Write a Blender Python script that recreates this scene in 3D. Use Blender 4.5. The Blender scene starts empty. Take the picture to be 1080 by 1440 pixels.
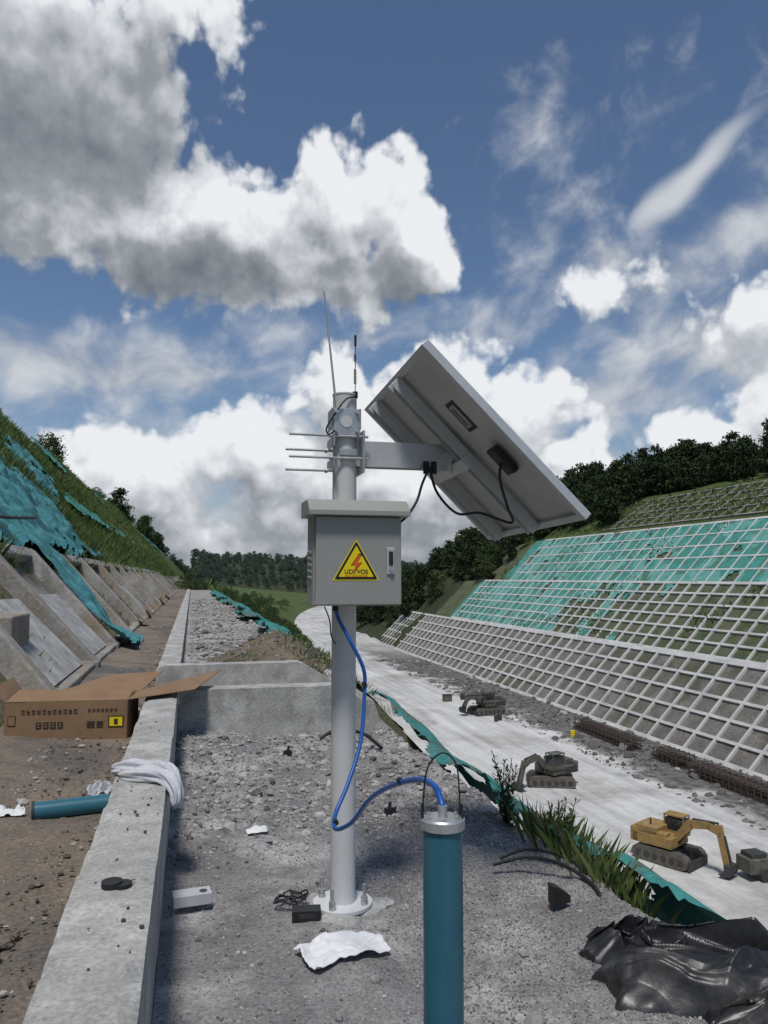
import bpy, math, random
import numpy as np
from mathutils import Vector, Matrix
random.seed(7); rng=np.random.default_rng(7)
scene=bpy.context.scene
rad=math.radians
YAW=rad(14.0)
CY,SY=math.cos(YAW),math.sin(YAW)
def W(a,d,z):
    """camera-yaw view frame (offset a, depth d along the view heading) -> world"""
    return Vector((a*CY+d*SY,-a*SY+d*CY,z))

# ------------------------------------------------------------ noise
_tab=rng.random((256,256))
def vnoise(x,y):
    x=np.asarray(x,float);y=np.asarray(y,float)
    xi=np.floor(x).astype(int);yi=np.floor(y).astype(int)
    fx=x-xi;fy=y-yi
    fx=fx*fx*(3-2*fx);fy=fy*fy*(3-2*fy)
    a=_tab[xi&255,yi&255];b=_tab[(xi+1)&255,yi&255];c=_tab[xi&255,(yi+1)&255];d=_tab[(xi+1)&255,(yi+1)&255]
    return (a*(1-fx)+b*fx)*(1-fy)+(c*(1-fx)+d*fx)*fy
def fbm(x,y,o=4):
    s=0;a=.5;t=0
    for i in range(o):
        s=s+a*vnoise(np.asarray(x)*2**i+17*i,np.asarray(y)*2**i+31*i);t+=a;a*=.5
    return s/t-.5
def sstep(x,a,b):
    t=np.clip((np.asarray(x,float)-a)/(b-a),0,1);return t*t*(3-2*t)

# ------------------------------------------------------------ materials
def mat(name,c1,c2=None,scale=3.0,rough=.85,bump=.3,bscale=40,bdist=.01,metal=0.0,c3=None,s3=.7,thr=(.35,.65),fine=.25,spec=.3,det=5,w3=(.5,.62)):
    m=bpy.data.materials.new(name);m.use_nodes=True
    nt=m.node_tree;N=nt.nodes;L=nt.links
    bs=N['Principled BSDF'];bs.inputs['Roughness'].default_value=rough;bs.inputs['Metallic'].default_value=metal
    bs.inputs['Specular IOR Level'].default_value=spec
    if c2 is None:c2=tuple(x*.8 for x in c1)
    tc=N.new('ShaderNodeTexCoord')
    n=N.new('ShaderNodeTexNoise');n.inputs['Scale'].default_value=scale;n.inputs['Detail'].default_value=det;n.inputs['Roughness'].default_value=.62
    L.new(tc.outputs['Object'],n.inputs['Vector'])
    r=N.new('ShaderNodeValToRGB');r.color_ramp.elements[0].position=thr[0];r.color_ramp.elements[1].position=thr[1]
    r.color_ramp.elements[0].color=(*c1,1);r.color_ramp.elements[1].color=(*c2,1)
    L.new(n.outputs['Fac'],r.inputs['Fac']);col=r.outputs['Color']
    if c3 is not None:
        n3=N.new('ShaderNodeTexNoise');n3.inputs['Scale'].default_value=s3;n3.inputs['Detail'].default_value=5;n3.inputs['Roughness'].default_value=.65
        L.new(tc.outputs['Object'],n3.inputs['Vector'])
        mr=N.new('ShaderNodeMapRange');mr.inputs[1].default_value=w3[0];mr.inputs[2].default_value=w3[1]
        L.new(n3.outputs['Fac'],mr.inputs[0])
        mx=N.new('ShaderNodeMix');mx.data_type='RGBA';L.new(mr.outputs[0],mx.inputs[0]);L.new(col,mx.inputs[6]);mx.inputs[7].default_value=(*c3,1)
        col=mx.outputs[2]
    if fine or bump:
        nf=N.new('ShaderNodeTexNoise');nf.inputs['Scale'].default_value=bscale;nf.inputs['Detail'].default_value=4;nf.inputs['Roughness'].default_value=.7
        L.new(tc.outputs['Object'],nf.inputs['Vector'])
    if fine:
        mr=N.new('ShaderNodeMapRange');mr.inputs[1].default_value=.3;mr.inputs[2].default_value=.7;mr.inputs[3].default_value=1-fine;mr.inputs[4].default_value=1+fine
        L.new(nf.outputs['Fac'],mr.inputs[0])
        vm=N.new('ShaderNodeVectorMath');vm.operation='SCALE';L.new(col,vm.inputs[0]);L.new(mr.outputs[0],vm.inputs['Scale']);col=vm.outputs[0]
    L.new(col,bs.inputs['Base Color'])
    if bump:
        b=N.new('ShaderNodeBump');b.inputs['Strength'].default_value=bump;b.inputs['Distance'].default_value=bdist
        L.new(nf.outputs['Fac'],b.inputs['Height']);L.new(b.outputs[0],bs.inputs['Normal'])
    return m

class B:
    def __init__(s):s.v=[];s.f=[];s.m=[];s.s=[]
    def add(s,v,f,mi=0,sm=False):
        o=len(s.v);s.v+= [tuple(p) for p in v]
        for q in f:
            s.f.append([i+o for i in q]);s.m.append(mi);s.s.append(sm)
    def box(s,c,sz,mi=0,R=None):
        c=Vector(c);h=[x/2 for x in sz];v=[]
        for x in(-1,1):
            for y in(-1,1):
                for z in(-1,1):
                    p=Vector((x*h[0],y*h[1],z*h[2]))
                    if R is not None:p=R@p
                    v.append(c+p)
        s.add(v,[(0,1,3,2),(4,6,7,5),(0,4,5,1),(2,3,7,6),(0,2,6,4),(1,5,7,3)],mi)
    def beam(s,p0,p1,w,h,mi=0,up=(0,0,1)):
        p0=Vector(p0);p1=Vector(p1);d=(p1-p0);l=d.length;d.normalize();up=Vector(up)
        sd=d.cross(up).normalized();u=sd.cross(d).normalized()
        R=Matrix((d,sd,u)).transposed();s.box((p0+p1)/2,(l,w,h),mi,R)
    def cyl(s,p0,p1,r0,r1=None,n=20,mi=0,caps=True):
        if r1 is None:r1=r0
        p0=Vector(p0);p1=Vector(p1);d=(p1-p0).normalized()
        a=Vector((0,0,1)) if abs(d.z)<.9 else Vector((1,0,0))
        x=d.cross(a).normalized();y=d.cross(x).normalized();v=[]
        for p,r in((p0,r0),(p1,r1)):
            for i in range(n):
                t=2*math.pi*i/n;v.append(p+(x*math.cos(t)+y*math.sin(t))*r)
        s.add(v,[(i,(i+1)%n,n+(i+1)%n,n+i) for i in range(n)],mi,True)
        if caps:
            s.add(v[:n],[list(range(n))[::-1]],mi);s.add(v[n:],[list(range(n))],mi)
    def tube(s,pts,r,mi=0,n=8,sub=8):
        P=[Vector(p) for p in pts];Q=[]
        for i in range(len(P)-1):
            a=P[max(i-1,0)];b=P[i];c=P[i+1];d=P[min(i+2,len(P)-1)]
            for k in range(sub):
                t=k/sub;Q.append(.5*((2*b)+(c-a)*t+(2*a-5*b+4*c-d)*t*t+(3*b-a-3*c+d)*t**3))
        Q.append(P[-1]);v=[];prev=None
        for i,q in enumerate(Q):
            t=(Q[min(i+1,len(Q)-1)]-Q[max(i-1,0)]).normalized()
            if prev is None:
                a=Vector((0,0,1)) if abs(t.z)<.9 else Vector((1,0,0));x=t.cross(a).normalized()
            else:x=(prev-t*prev.dot(t)).normalized()
            prev=x;y=t.cross(x)
            for k in range(n):
                an=2*math.pi*k/n;rr_=r(i/(len(Q)-1),an) if callable(r) else r
                v.append(q+(x*math.cos(an)+y*math.sin(an))*rr_)
        f=[]
        for i in range(len(Q)-1):
            for k in range(n):f.append((i*n+k,i*n+(k+1)%n,(i+1)*n+(k+1)%n,(i+1)*n+k))
        s.add(v,f,mi,True)
    def prism(s,poly,axis_fn,w0,w1,mi=0):
        n=len(poly);v=[axis_fn(p,w0) for p in poly]+[axis_fn(p,w1) for p in poly]
        s.add(v,[list(range(n))[::-1],[n+i for i in range(n)]]+[(i,(i+1)%n,n+(i+1)%n,n+i) for i in range(n)],mi)
    def obj(s,name,mats,parent=None,bevel=0,seg=2,M=None):
        me=bpy.data.meshes.new(name);me.from_pydata(s.v,[],s.f)
        for m in mats:me.materials.append(m)
        me.polygons.foreach_set('material_index',s.m);me.polygons.foreach_set('use_smooth',s.s)
        me.update();o=bpy.data.objects.new(name,me);scene.collection.objects.link(o)
        if M is not None:o.matrix_world=M
        if parent:o.parent=parent
        if bevel:
            b=o.modifiers.new('bevel','BEVEL');b.width=bevel;b.segments=seg;b.limit_method='ANGLE';b.angle_limit=rad(40)
        return o
def empty(name,loc=(0,0,0)):
    e=bpy.data.objects.new(name,None);scene.collection.objects.link(e);e.location=loc;return e
def npmesh(name,V,F,mats,mi=None,smooth=False,parent=None):
    V=np.asarray(V,np.float32);F=np.asarray(F,np.int32);k=F.shape[1]
    me=bpy.data.meshes.new(name);me.vertices.add(len(V));me.vertices.foreach_set('co',V.ravel())
    me.loops.add(F.size);me.loops.foreach_set('vertex_index',F.ravel())
    me.polygons.add(len(F));me.polygons.foreach_set('loop_start',np.arange(0,F.size,k,dtype=np.int32))
    for m in mats:me.materials.append(m)
    if mi is not None:me.polygons.foreach_set('material_index',np.asarray(mi,np.int32))
    me.polygons.foreach_set('use_smooth',np.full(len(F),smooth))
    me.update(calc_edges=True);me.validate()
    o=bpy.data.objects.new(name,me);scene.collection.objects.link(o)
    if parent:o.parent=parent
    return o
def gridF(nr,nc):
    i,j=np.meshgrid(np.arange(nr-1),np.arange(nc-1),indexing='ij')
    a=(i*nc+j).ravel();return np.stack([a,a+1,a+nc+1,a+nc],1)

# palette
M_conc=mat('concrete_cast',(.45,.44,.41),(.31,.30,.28),6,.9,.7,60,.006,c3=(.52,.51,.48),s3=2.5,fine=.3)
M_conc2=mat('concrete_weathered',(.38,.365,.335),(.22,.205,.185),1.5,.9,.5,20,.02,c3=(.27,.22,.16),s3=.9)
M_path=mat('path_soil',(.27,.215,.16),(.17,.145,.12),2.2,.95,.9,45,.02,c3=(.13,.12,.115),s3=.6,fine=.4)
M_pad=mat('pad_gravel',(.30,.285,.275),(.175,.165,.16),2.2,.95,.9,70,.012,c3=(.45,.44,.42),s3=1.3,fine=.42,w3=(.49,.63))
M_bench=mat('bench_gravel',(.36,.34,.31),(.24,.22,.19),1.2,.95,.6,20,.03,c3=(.42,.4,.38),s3=.4,fine=.3)
M_bank=mat('bank_soil',(.2,.17,.13),(.06,.08,.03),.6,.95,.5,8,.05,fine=.3)
M_tsoil=mat('slope_soil',(.24,.22,.195),(.14,.13,.115),.5,.95,.7,5,.15,c3=(.11,.115,.075),s3=.12,fine=.35)
M_tgrass=mat('slope_soil_green',(.15,.145,.09),(.07,.10,.045),.5,.95,.7,5,.15,fine=.35)
M_grass=mat('hill_grass',(.08,.12,.03),(.05,.085,.02),.6,.95,.9,12,.15,c3=(.13,.145,.055),s3=.25,fine=.4)
M_ribsoil=mat('rib_bay_soil',(.22,.18,.12),(.10,.11,.05),1.4,.95,.9,18,.06,c3=(.33,.31,.28),s3=.5,fine=.35)
M_forestfl=mat('forest_floor',(.035,.05,.02),(.06,.06,.03),.1,.95,.5,1,.3,fine=.3)
M_beam=mat('lattice_concrete',(.64,.63,.60),(.47,.46,.44),.35,.9,.3,8,.02,fine=.15)
M_net=mat('teal_netting',(.05,.235,.19),(.08,.32,.265),1.1,.8,.7,8,.05,fine=.25,c3=(.085,.19,.11),s3=.45)
M_net2=mat('teal_netting_light',(.17,.40,.34),(.09,.30,.25),1.0,.8,.5,6,.05,fine=.2)
M_netb=mat('blue_netting',(.045,.19,.205),(.09,.28,.295),2.5,.75,.8,14,.03,fine=.3,c3=(.03,.11,.12),s3=1.2)
M_nete=mat('edge_netting',(.03,.18,.17),(.06,.27,.245),3,.75,.8,30,.02,fine=.3,c3=(.12,.15,.12),s3=2.2)
# valley floor material
def floor_mat():
    m=mat('valley_floor_road',(.66,.65,.62),(.54,.53,.50),.12,.9,.4,2,.05,c3=(.42,.40,.37),s3=.07,fine=.12)
    nt=m.node_tree;N=nt.nodes;L=nt.links;bs=N['Principled BSDF']
    src=bs.inputs['Base Color'].links[0].from_socket
    tc=N.new('ShaderNodeTexCoord');sx=N.new('ShaderNodeSeparateXYZ');L.new(tc.outputs['Object'],sx.inputs[0])
    # wheel-worn streaks along the haul road
    mp=N.new('ShaderNodeMapping');mp.inputs['Scale'].default_value=(.9,.05,1);L.new(tc.outputs['Object'],mp.inputs[0])
    ns=N.new('ShaderNodeTexNoise');ns.inputs['Scale'].default_value=1;ns.inputs['Detail'].default_value=5;L.new(mp.outputs[0],ns.inputs['Vector'])
    mrs=N.new('ShaderNodeMapRange');mrs.inputs[1].default_value=.35;mrs.inputs[2].default_value=.6;mrs.inputs[3].default_value=.78;mrs.inputs[4].default_value=1.05;L.new(ns.outputs['Fac'],mrs.inputs[0])
    vs=N.new('ShaderNodeVectorMath');vs.operation='SCALE';L.new(src,vs.inputs[0]);L.new(mrs.outputs[0],vs.inputs['Scale']);src=vs.outputs[0]
    n=N.new('ShaderNodeTexNoise');n.inputs['Scale'].default_value=.13;n.inputs['Detail'].default_value=7;n.inputs['Roughness'].default_value=.65;L.new(tc.outputs['Object'],n.inputs['Vector'])
    ma=N.new('ShaderNodeMath');ma.operation='MULTIPLY_ADD';L.new(n.outputs['Fac'],ma.inputs[0]);ma.inputs[1].default_value=16;L.new(sx.outputs[0],ma.inputs[2])
    mr=N.new('ShaderNodeMapRange');mr.inputs[1].default_value=44.8;mr.inputs[2].default_value=46.8;L.new(ma.outputs[0],mr.inputs[0])
    my=N.new('ShaderNodeMapRange');my.inputs[1].default_value=150;my.inputs[2].default_value=200;my.inputs[3].default_value=1;my.inputs[4].default_value=0;L.new(sx.outputs[1],my.inputs[0])
    mm=N.new('ShaderNodeMath');mm.operation='MULTIPLY';L.new(mr.outputs[0],mm.inputs[0]);L.new(my.outputs[0],mm.inputs[1])
    n2=N.new('ShaderNodeTexNoise');n2.inputs['Scale'].default_value=1.2;n2.inputs['Detail'].default_value=7;L.new(tc.outputs['Object'],n2.inputs['Vector'])
    r=N.new('ShaderNodeValToRGB');r.color_ramp.elements[0].position=.35;r.color_ramp.elements[1].position=.65;r.color_ramp.elements[0].color=(.075,.07,.065,1);r.color_ramp.elements[1].color=(.21,.20,.185,1);L.new(n2.outputs['Fac'],r.inputs['Fac'])
    mx=N.new('ShaderNodeMix');mx.data_type='RGBA';L.new(mm.outputs[0],mx.inputs[0]);L.new(src,mx.inputs[6]);L.new(r.outputs[0],mx.inputs[7])
    L.new(mx.outputs[2],bs.inputs['Base Color']);return m
M_floor=floor_mat()
M_pole=mat('pole_paint',(.66,.67,.67),(.60,.60,.59),3,.42,.1,60,.002,fine=.05,spec=.5)
M_cab=mat('cabinet_paint',(.34,.345,.32),(.31,.315,.29),4,.5,.1,90,.001,fine=.04,spec=.4)
M_galv=mat('galvanised_steel',(.55,.56,.57),(.42,.43,.44),12,.42,.15,60,.002,metal=.6,fine=.12,spec=.5)
M_alu=mat('aluminium_frame',(.62,.63,.64),(.52,.53,.54),5,.45,.1,60,.002,metal=.3,fine=.05,spec=.5)
M_back=mat('panel_backsheet',(.66,.66,.66),(.55,.55,.55),3,.6,.1,30,.002,fine=.06)
M_cell=mat('solar_glass',(.01,.015,.04),(.015,.02,.05),3,.12,.0,30,fine=0,spec=.6)
M_black=mat('black_plastic',(.018,.018,.02),(.03,.03,.03),8,.5,.1,80,.001,fine=.1)
M_dark=mat('dark_steel',(.07,.07,.07),(.04,.04,.04),8,.6,.1,80,.001,fine=.1)
M_yel=mat('sign_yellow',(.85,.68,.01),(.8,.62,.01),3,.5,0,30,fine=0)
M_red=mat('sign_orange',(.75,.12,.02),(.75,.12,.02),3,.5,0,30,fine=0)
M_blue=mat('blue_cable',(.012,.09,.36),(.015,.11,.42),3,.4,0,30,fine=0,spec=.5)
M_tubeb=mat('teal_blue_paint',(.025,.125,.18),(.035,.15,.20),5,.33,.05,60,.001,fine=.08,spec=.5)
M_white=mat('white_cloth',(.80,.80,.80),(.70,.70,.70),8,.8,.3,60,.004,fine=.06)
M_towel=mat('towel_cloth',(.66,.67,.69),(.5,.51,.55),14,.9,.5,120,.004,fine=.12)
M_card=mat('cardboard',(.29,.185,.105),(.24,.15,.085),4,.85,.1,60,.002,fine=.08)
M_print=mat('carton_ink',(.04,.03,.027),(.06,.045,.035),30,.8,0,60,fine=.1)
M_tarp=mat('black_tarpaulin',(.012,.012,.013),(.026,.026,.028),5,.36,.2,40,.006,c3=(.05,.048,.045),s3=3,fine=.25,spec=.5)
M_exy=mat('excavator_yellow',(.38,.24,.08),(.26,.18,.08),2,.65,.2,10,.01,fine=.2)
M_exd=mat('machine_grey',(.16,.15,.12),(.08,.08,.07),2,.7,.2,10,.01,fine=.2)
M_track=mat('track_steel',(.09,.08,.07),(.16,.14,.12),3,.8,.5,12,.02,fine=.3)
M_glass=mat('cab_glass',(.02,.025,.03),(.03,.035,.04),3,.1,0,30,fine=0,spec=.7)
M_stone=mat('rubble_stone',(.48,.465,.44),(.29,.275,.26),9,.95,0,90,fine=.2,det=3)
M_stoned=mat('rubble_dark',(.15,.14,.135),(.085,.08,.078),9,.95,0,90,fine=.2,det=3)
M_stonem=mat('rubble_mid',(.30,.285,.275),(.20,.19,.185),9,.95,0,90,fine=.2,det=3)
M_leafA=mat('leaf_dark',(.028,.05,.016),(.05,.075,.022),.8,.8,0,3,fine=0,det=2)
M_leafB=mat('leaf_mid',(.05,.085,.022),(.075,.11,.03),.8,.8,0,3,fine=0,det=2)
M_leafC=mat('leaf_light',(.10,.14,.04),(.14,.16,.06),.8,.8,0,3,fine=0,det=2)
M_leafD=mat('leaf_darkest',(.016,.028,.012),(.025,.04,.015),.8,.8,0,3,fine=0,det=2)  # darkest leaf green, mixed in at random
M_hazeA=mat('haze_tinted_leaf',(.07,.11,.075),(.10,.135,.095),.8,.8,0,3,fine=0,det=2)  # leaf green made paler and bluer: aerial haze painted into the colour
M_hazeB=mat('haze_tinted_leaf_dark',(.045,.075,.05),(.06,.09,.065),.8,.8,0,3,fine=0,det=2)  # darker tone of the same haze-tinted far foliage
M_gA=mat('grass_mid',(.075,.125,.03),(.10,.15,.04),.8,.85,0,3,fine=0,det=2)
M_gB=mat('grass_light',(.12,.17,.05),(.15,.19,.065),.8,.85,0,3,fine=0,det=2)
M_bark=mat('bark',(.16,.13,.10),(.09,.075,.06),4,.9,0,20,fine=0,det=2)
M_straw=mat('dry_grass',(.22,.19,.09),(.16,.14,.07),2,.9,0,10,fine=0,det=2)

# ------------------------------------------------------------ terrain
def cur(y):
    y=np.asarray(y,float);return np.where(y>150,.0005*(np.clip(y,150,900)-150)**2,0)
def ctrl(y):
    """control points of the cross-section at station y"""
    c=float(cur(y));F=17+11*float(sstep(y,90,200))+c;R=46+c
    g=1-.68*float(sstep(y,185,300))
    rise=25*float(sstep(y,600,860))
    pad=-.16 if y<7.42 else (.30 if y<75 else .3-3.2*float(sstep(y,75,120)))
    lz=1-.35*float(sstep(y,380,700))
    def rz(z):return -15+(z+15)*g
    P=[(-3000,16),(-300,16),(-60,15.5*lz),(-14,12.7*lz),(-12,11.6*lz),(-2.9,1.75),(-1.5,.26),(-.36,.2),(-.34,pad),(-.1,pad),(1.75 if y>7.42 else 1.9,pad),(F,-15),(R-9,-15),(R,-15),
     (R+7.7,rz(-7.3)),(R+9.7,rz(-7.3)),(R+17.7,rz(.7)),(R+19.7,rz(.7)),(R+28.4,rz(9.4)),(R+31.5,rz(10)),(R+43,rz(17.5)),(R+64,rz(21)),(R+100,rz(25)),(R+500,rz(25)),(3600,8)]
    P=[(x,z+rise*(1 if x>-1 else 0)) for x,z in P]
    return P
SUB=[1,1,6,2,16,4,4,1,1,4,16,12,6,8,1,8,1,8,2,8,8,8,4,1]
KIND=[0,0,0,0,0,8,1,1,1,2,3,4,4,5,9,6,9,6,7,11,7,10,10,10]
rows=list(np.arange(-40,0,4))+list(np.arange(0,7.3,.6))+[7.35,7.45]+list(np.arange(8,20,.6))+list(np.arange(20,60,1))+list(np.arange(60,200,2.5))+list(np.arange(200,460,6))+list(np.arange(460,900,15))+[1000,1400,2000,3200]
V=[];kinds=[]
for ri,y in enumerate(rows):
    P=ctrl(y)
    for k in range(len(P)-1):
        n=SUB[k]
        for j in range(n):
            t=j/n;x=P[k][0]*(1-t)+P[k+1][0]*t;z=P[k][1]*(1-t)+P[k+1][1]*t
            V.append((x,y,z))
            if ri==0:kinds.append(KIND[k])
    V.append((P[-1][0],y,P[-1][1]))
V=np.array(V);nc=len(kinds)+1
K=np.array(kinds+[10]);Kv=np.tile(K,len(rows))
x,y=V[:,0],V[:,1]
amp=np.zeros(len(V))
amp[Kv==0]=.6;amp[Kv==7]=.9;amp[Kv==11]=.12;amp[Kv==10]=3;amp[Kv==3]=.5;amp[Kv==8]=.12;amp[Kv==1]=.05;amp[Kv==4]=.15
amp=np.where((y>175)&((Kv==5)|(Kv==6)|(Kv==9)),1.5,amp)
amp=np.where((x<-13)&(Kv==0),2.0,amp)
amp=np.where((y>640)&(x>0),3.5,amp)
fr=np.where(Kv==1,1.2,np.where((Kv==8),.8,.18));fr=np.where((y>640)&(x>0),.03,fr)
edge=np.minimum(1,np.abs(x-1.9)/2)
V[:,2]+=amp*edge*2*fbm(x*fr+5,y*fr+9,4)
F=gridF(len(rows),nc);fk=np.tile(K[:-1],len(rows)-1)
fy=np.repeat((np.array(rows[:-1])+np.array(rows[1:]))/2,nc-1)
mats=[M_grass,M_path,M_bench,M_bank,M_floor,M_tsoil,M_tgrass,M_grass,M_ribsoil,M_conc2,M_forestfl,M_grass]
fk=np.where((fy>176)&np.isin(fk,[5,6,9,7,11]),10,fk);fk=np.where((fy>600)&(fk!=0),10,fk);fk=np.where((fy>85)&np.isin(fk,[1,2,3]),7,fk)
ground=npmesh('ground',V,F,mats,fk,smooth=False)
def terrain_z(px,py):
    P=ctrl(py);xs=[p[0] for p in P];zs=[p[1] for p in P];return float(np.interp(px,xs,zs))

# ------------------------------------------------------------ pad
def edge_x(y):return 1.93+.22*fbm(np.asarray(y)*.9,3.3,3)+.25*sstep(y,3.2,1.5)
def padh(x,y):
    x=np.asarray(x,float);y=np.asarray(y,float)
    rub=sstep(y,3.9,4.8)*(1-.0*x)
    h=.05*fbm(x*1.6,y*1.6,3)+(.022+.05*rub)*np.abs(fbm(x*7,y*7,3))*1.6+(.008+.016*rub)*fbm(x*26,y*26,2)
    h=h+.10*rub*sstep(x,.9,0)*sstep(y,5,6.8)
    near=np.exp(-((x-.7)**2+(y-3.59)**2)/.05);h=h*(1-near)
    e=edge_x(y);d=np.clip(x-e,0,None)
    h=h+.06*np.exp(-((x-e+.08)/.12)**2)*(.5+2*fbm(y*3,1.5,2))
    return h-1.05*d
xs=np.arange(-.1,2.75,.017);ys=np.concatenate([np.arange(-1.5,1.5,.06),np.arange(1.5,7.4,.018)])
X,Y=np.meshgrid(xs,ys);Z=padh(X,Y)
npmesh('gravel_ground',np.stack([X.ravel(),Y.ravel(),Z.ravel()],1),gridF(len(ys),len(xs)),[M_pad],smooth=True)

# stones
def stones(name,P,S,mats,mi):
    t=(1+5**.5)/2
    bv=np.array([(-1,t,0),(1,t,0),(-1,-t,0),(1,-t,0),(0,-1,t),(0,1,t),(0,-1,-t),(0,1,-t),(t,0,-1),(t,0,1),(-t,0,-1),(-t,0,1)])/1.9
    bf=np.array([(0,11,5),(0,5,1),(0,1,7),(0,7,10),(0,10,11),(1,5,9),(5,11,4),(11,10,2),(10,7,6),(7,1,8),(3,9,4),(3,4,2),(3,2,6),(3,6,8),(3,8,9),(4,9,5),(2,4,11),(6,2,10),(8,6,7),(9,8,1)])
    n=len(P);sc=rng.uniform(.55,1.2,(n,1,3))*S[:,None,None]*np.array([1,1,.7])
    v=bv[None]*(1+rng.uniform(-.22,.22,(n,12,1)))*sc
    a=rng.uniform(0,6.28,n);c,s=np.cos(a),np.sin(a)
    vx=v[:,:,0]*c[:,None]-v[:,:,1]*s[:,None];vy=v[:,:,0]*s[:,None]+v[:,:,1]*c[:,None]
    v=np.stack([vx,vy,v[:,:,2]],2)+P[:,None,:]
    f=bf[None]+(np.arange(n)*12)[:,None,None]
    return npmesh(name,v.reshape(-1,3),f.reshape(-1,3),mats,np.repeat(mi,20))
n=18000
px=rng.uniform(-.08,2.0,n);py=rng.uniform(1.5,7.35,n)
keep=rng.random(n)<(.20+.80*sstep(py,3.9,5.0));keep&=((px-.7)**2+(py-3.59)**2>.025)
px,py=px[keep],py[keep];S=np.clip(rng.lognormal(-5.15,.66,len(px)),.002,.055)*(.65+.6*sstep(py,3.9,5))
stones('rubble',np.stack([px,py,padh(px,py)+S*.2],1),S,[M_stone,M_stoned,M_stonem],rng.choice([0,1,2],len(px),p=[.50,.10,.40]))
# fine crushed gravel, densest toward the front right
n=55000
px=rng.uniform(-.08,2.1,n);py=1.6+rng.uniform(0,1,n)**1.1*3.6
den_=.15+.85*sstep(fbm(px*1.3+2,py*1.3,3)+.22*(px-.9),-.06,.12)
keep=(rng.random(n)<den_)&((px-.7)**2+(py-3.59)**2>.03);px,py=px[keep],py[keep];S=rng.uniform(.0022,.006,len(px))
stones('fine_gravel',np.stack([px,py,padh(px,py)+S*.25],1),S,[M_stone,M_stoned,M_stonem],rng.choice([0,1,2],len(px),p=[.20,.26,.54]))
n=6000
px=rng.uniform(-1.5,-.38,n);py=1.5+rng.uniform(0,1,n)**1.5*22;S=np.clip(rng.lognormal(-5.0,.6,n),.003,.045)
stones('path_stones',np.stack([px,py,.2+.02+0*px],1),S,[M_stone,M_stoned,M_path],rng.choice([0,1,2],n,p=[.2,.25,.55]))
n=4500
px=rng.uniform(0,1.7,n);py=8.8+rng.uniform(0,1,n)**1.5*36;S=np.clip(rng.lognormal(-3.9,.6,n),.01,.10)
stones('bench_stones',np.stack([px,py,.3+S*.3],1),S,[M_stone,M_stoned,M_bench],rng.choice([0,1,2],n,p=[.4,.15,.45]))
n=2600
px=rng.uniform(36,46,n);py=rng.uniform(30,150,n);S=np.clip(rng.lognormal(-2.1,.65,n),.05,.7)
stones('toe_rocks',np.stack([px,py,-15+S*.1],1),S,[M_stone,M_stoned,M_tsoil],rng.choice([0,1,2],n,p=[.1,.5,.4]))

# ------------------------------------------------------------ parapet walls
def rough_wall(name,x0,x1,y0,y1,z0,z1,step=.06,zf=None,mats=None):
    """box wall with slightly uneven faces and chipped arrises"""
    cx=np.linspace(x0,x1,max(4,int((x1-x0)/step)));cy=np.linspace(y0,y1,max(4,int((y1-y0)/step)));cz=np.linspace(z0,z1,max(4,int((z1-z0)/step)))
    vs=[];fs=[];o=0
    def add(A):
        nonlocal o
        nr,ncl=A.shape[:2];vs.append(A.reshape(-1,3));fs.append(gridF(nr,ncl)+o);o+=nr*ncl
    a,b=np.meshgrid(cy,cx,indexing='ij');add(np.stack([b,a,np.full_like(a,z1)],2))
    for xx in(x0,x1):
        a,b=np.meshgrid(cy,cz,indexing='ij');add(np.stack([np.full_like(a,xx),a,b],2))
    for yy in(y0,y1):
        a,b=np.meshgrid(cx,cz,indexing='ij');add(np.stack([a,np.full_like(a,yy),b],2))
    V=np.concatenate(vs);Fc=np.concatenate(fs)
    k=.014
    V0=V.copy()
    V[:,0]+=k*fbm(V0[:,1]*3+V0[:,2]*2,V0[:,0]*3+4,3);V[:,2]+=k*.9*fbm(V0[:,1]*4+2,V0[:,0]*4,3)
    V[:,1]+=k*fbm(V0[:,0]*4+V0[:,2]*2,V0[:,1]*3+8,3)
    isE=((np.abs(V0[:,0]-x0)<1e-4)|(np.abs(V0[:,0]-x1)<1e-4))&(np.abs(V0[:,2]-z1)<1e-4)
    ch=np.clip(fbm(V0[:,1]*9,V0[:,0]*2,3)+.02,0,1)*.07
    V[isE,2]-=ch[isE]+.004
    if zf is not None:
        top=(V[:,2]-z0)/(z1-z0);V[:,2]=z0+top*(np.vectorize(zf)(V0[:,0])-z0)
    return npmesh(name,V,Fc,[mats or M_conc],smooth=False)
rough_wall('concrete_wall',-.36,-.10,-1.5,7.62,-.2,.48,.035)
rough_wall('concrete_wall',-.36,-.11,8.75,70,-.2,.48,.12)
rough_wall('concrete_wall',-.095,2.15,7.36,7.60,-.4,.47,.05,zf=lambda x:.47 if x<1.45 else .47-(x-1.45)*.95)
rough_wall('concrete_wall',-.33,1.6,8.62,8.84,-.1,.56,zf=lambda x:.56 if x<1.2 else .56-(x-1.2)*.6)

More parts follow.
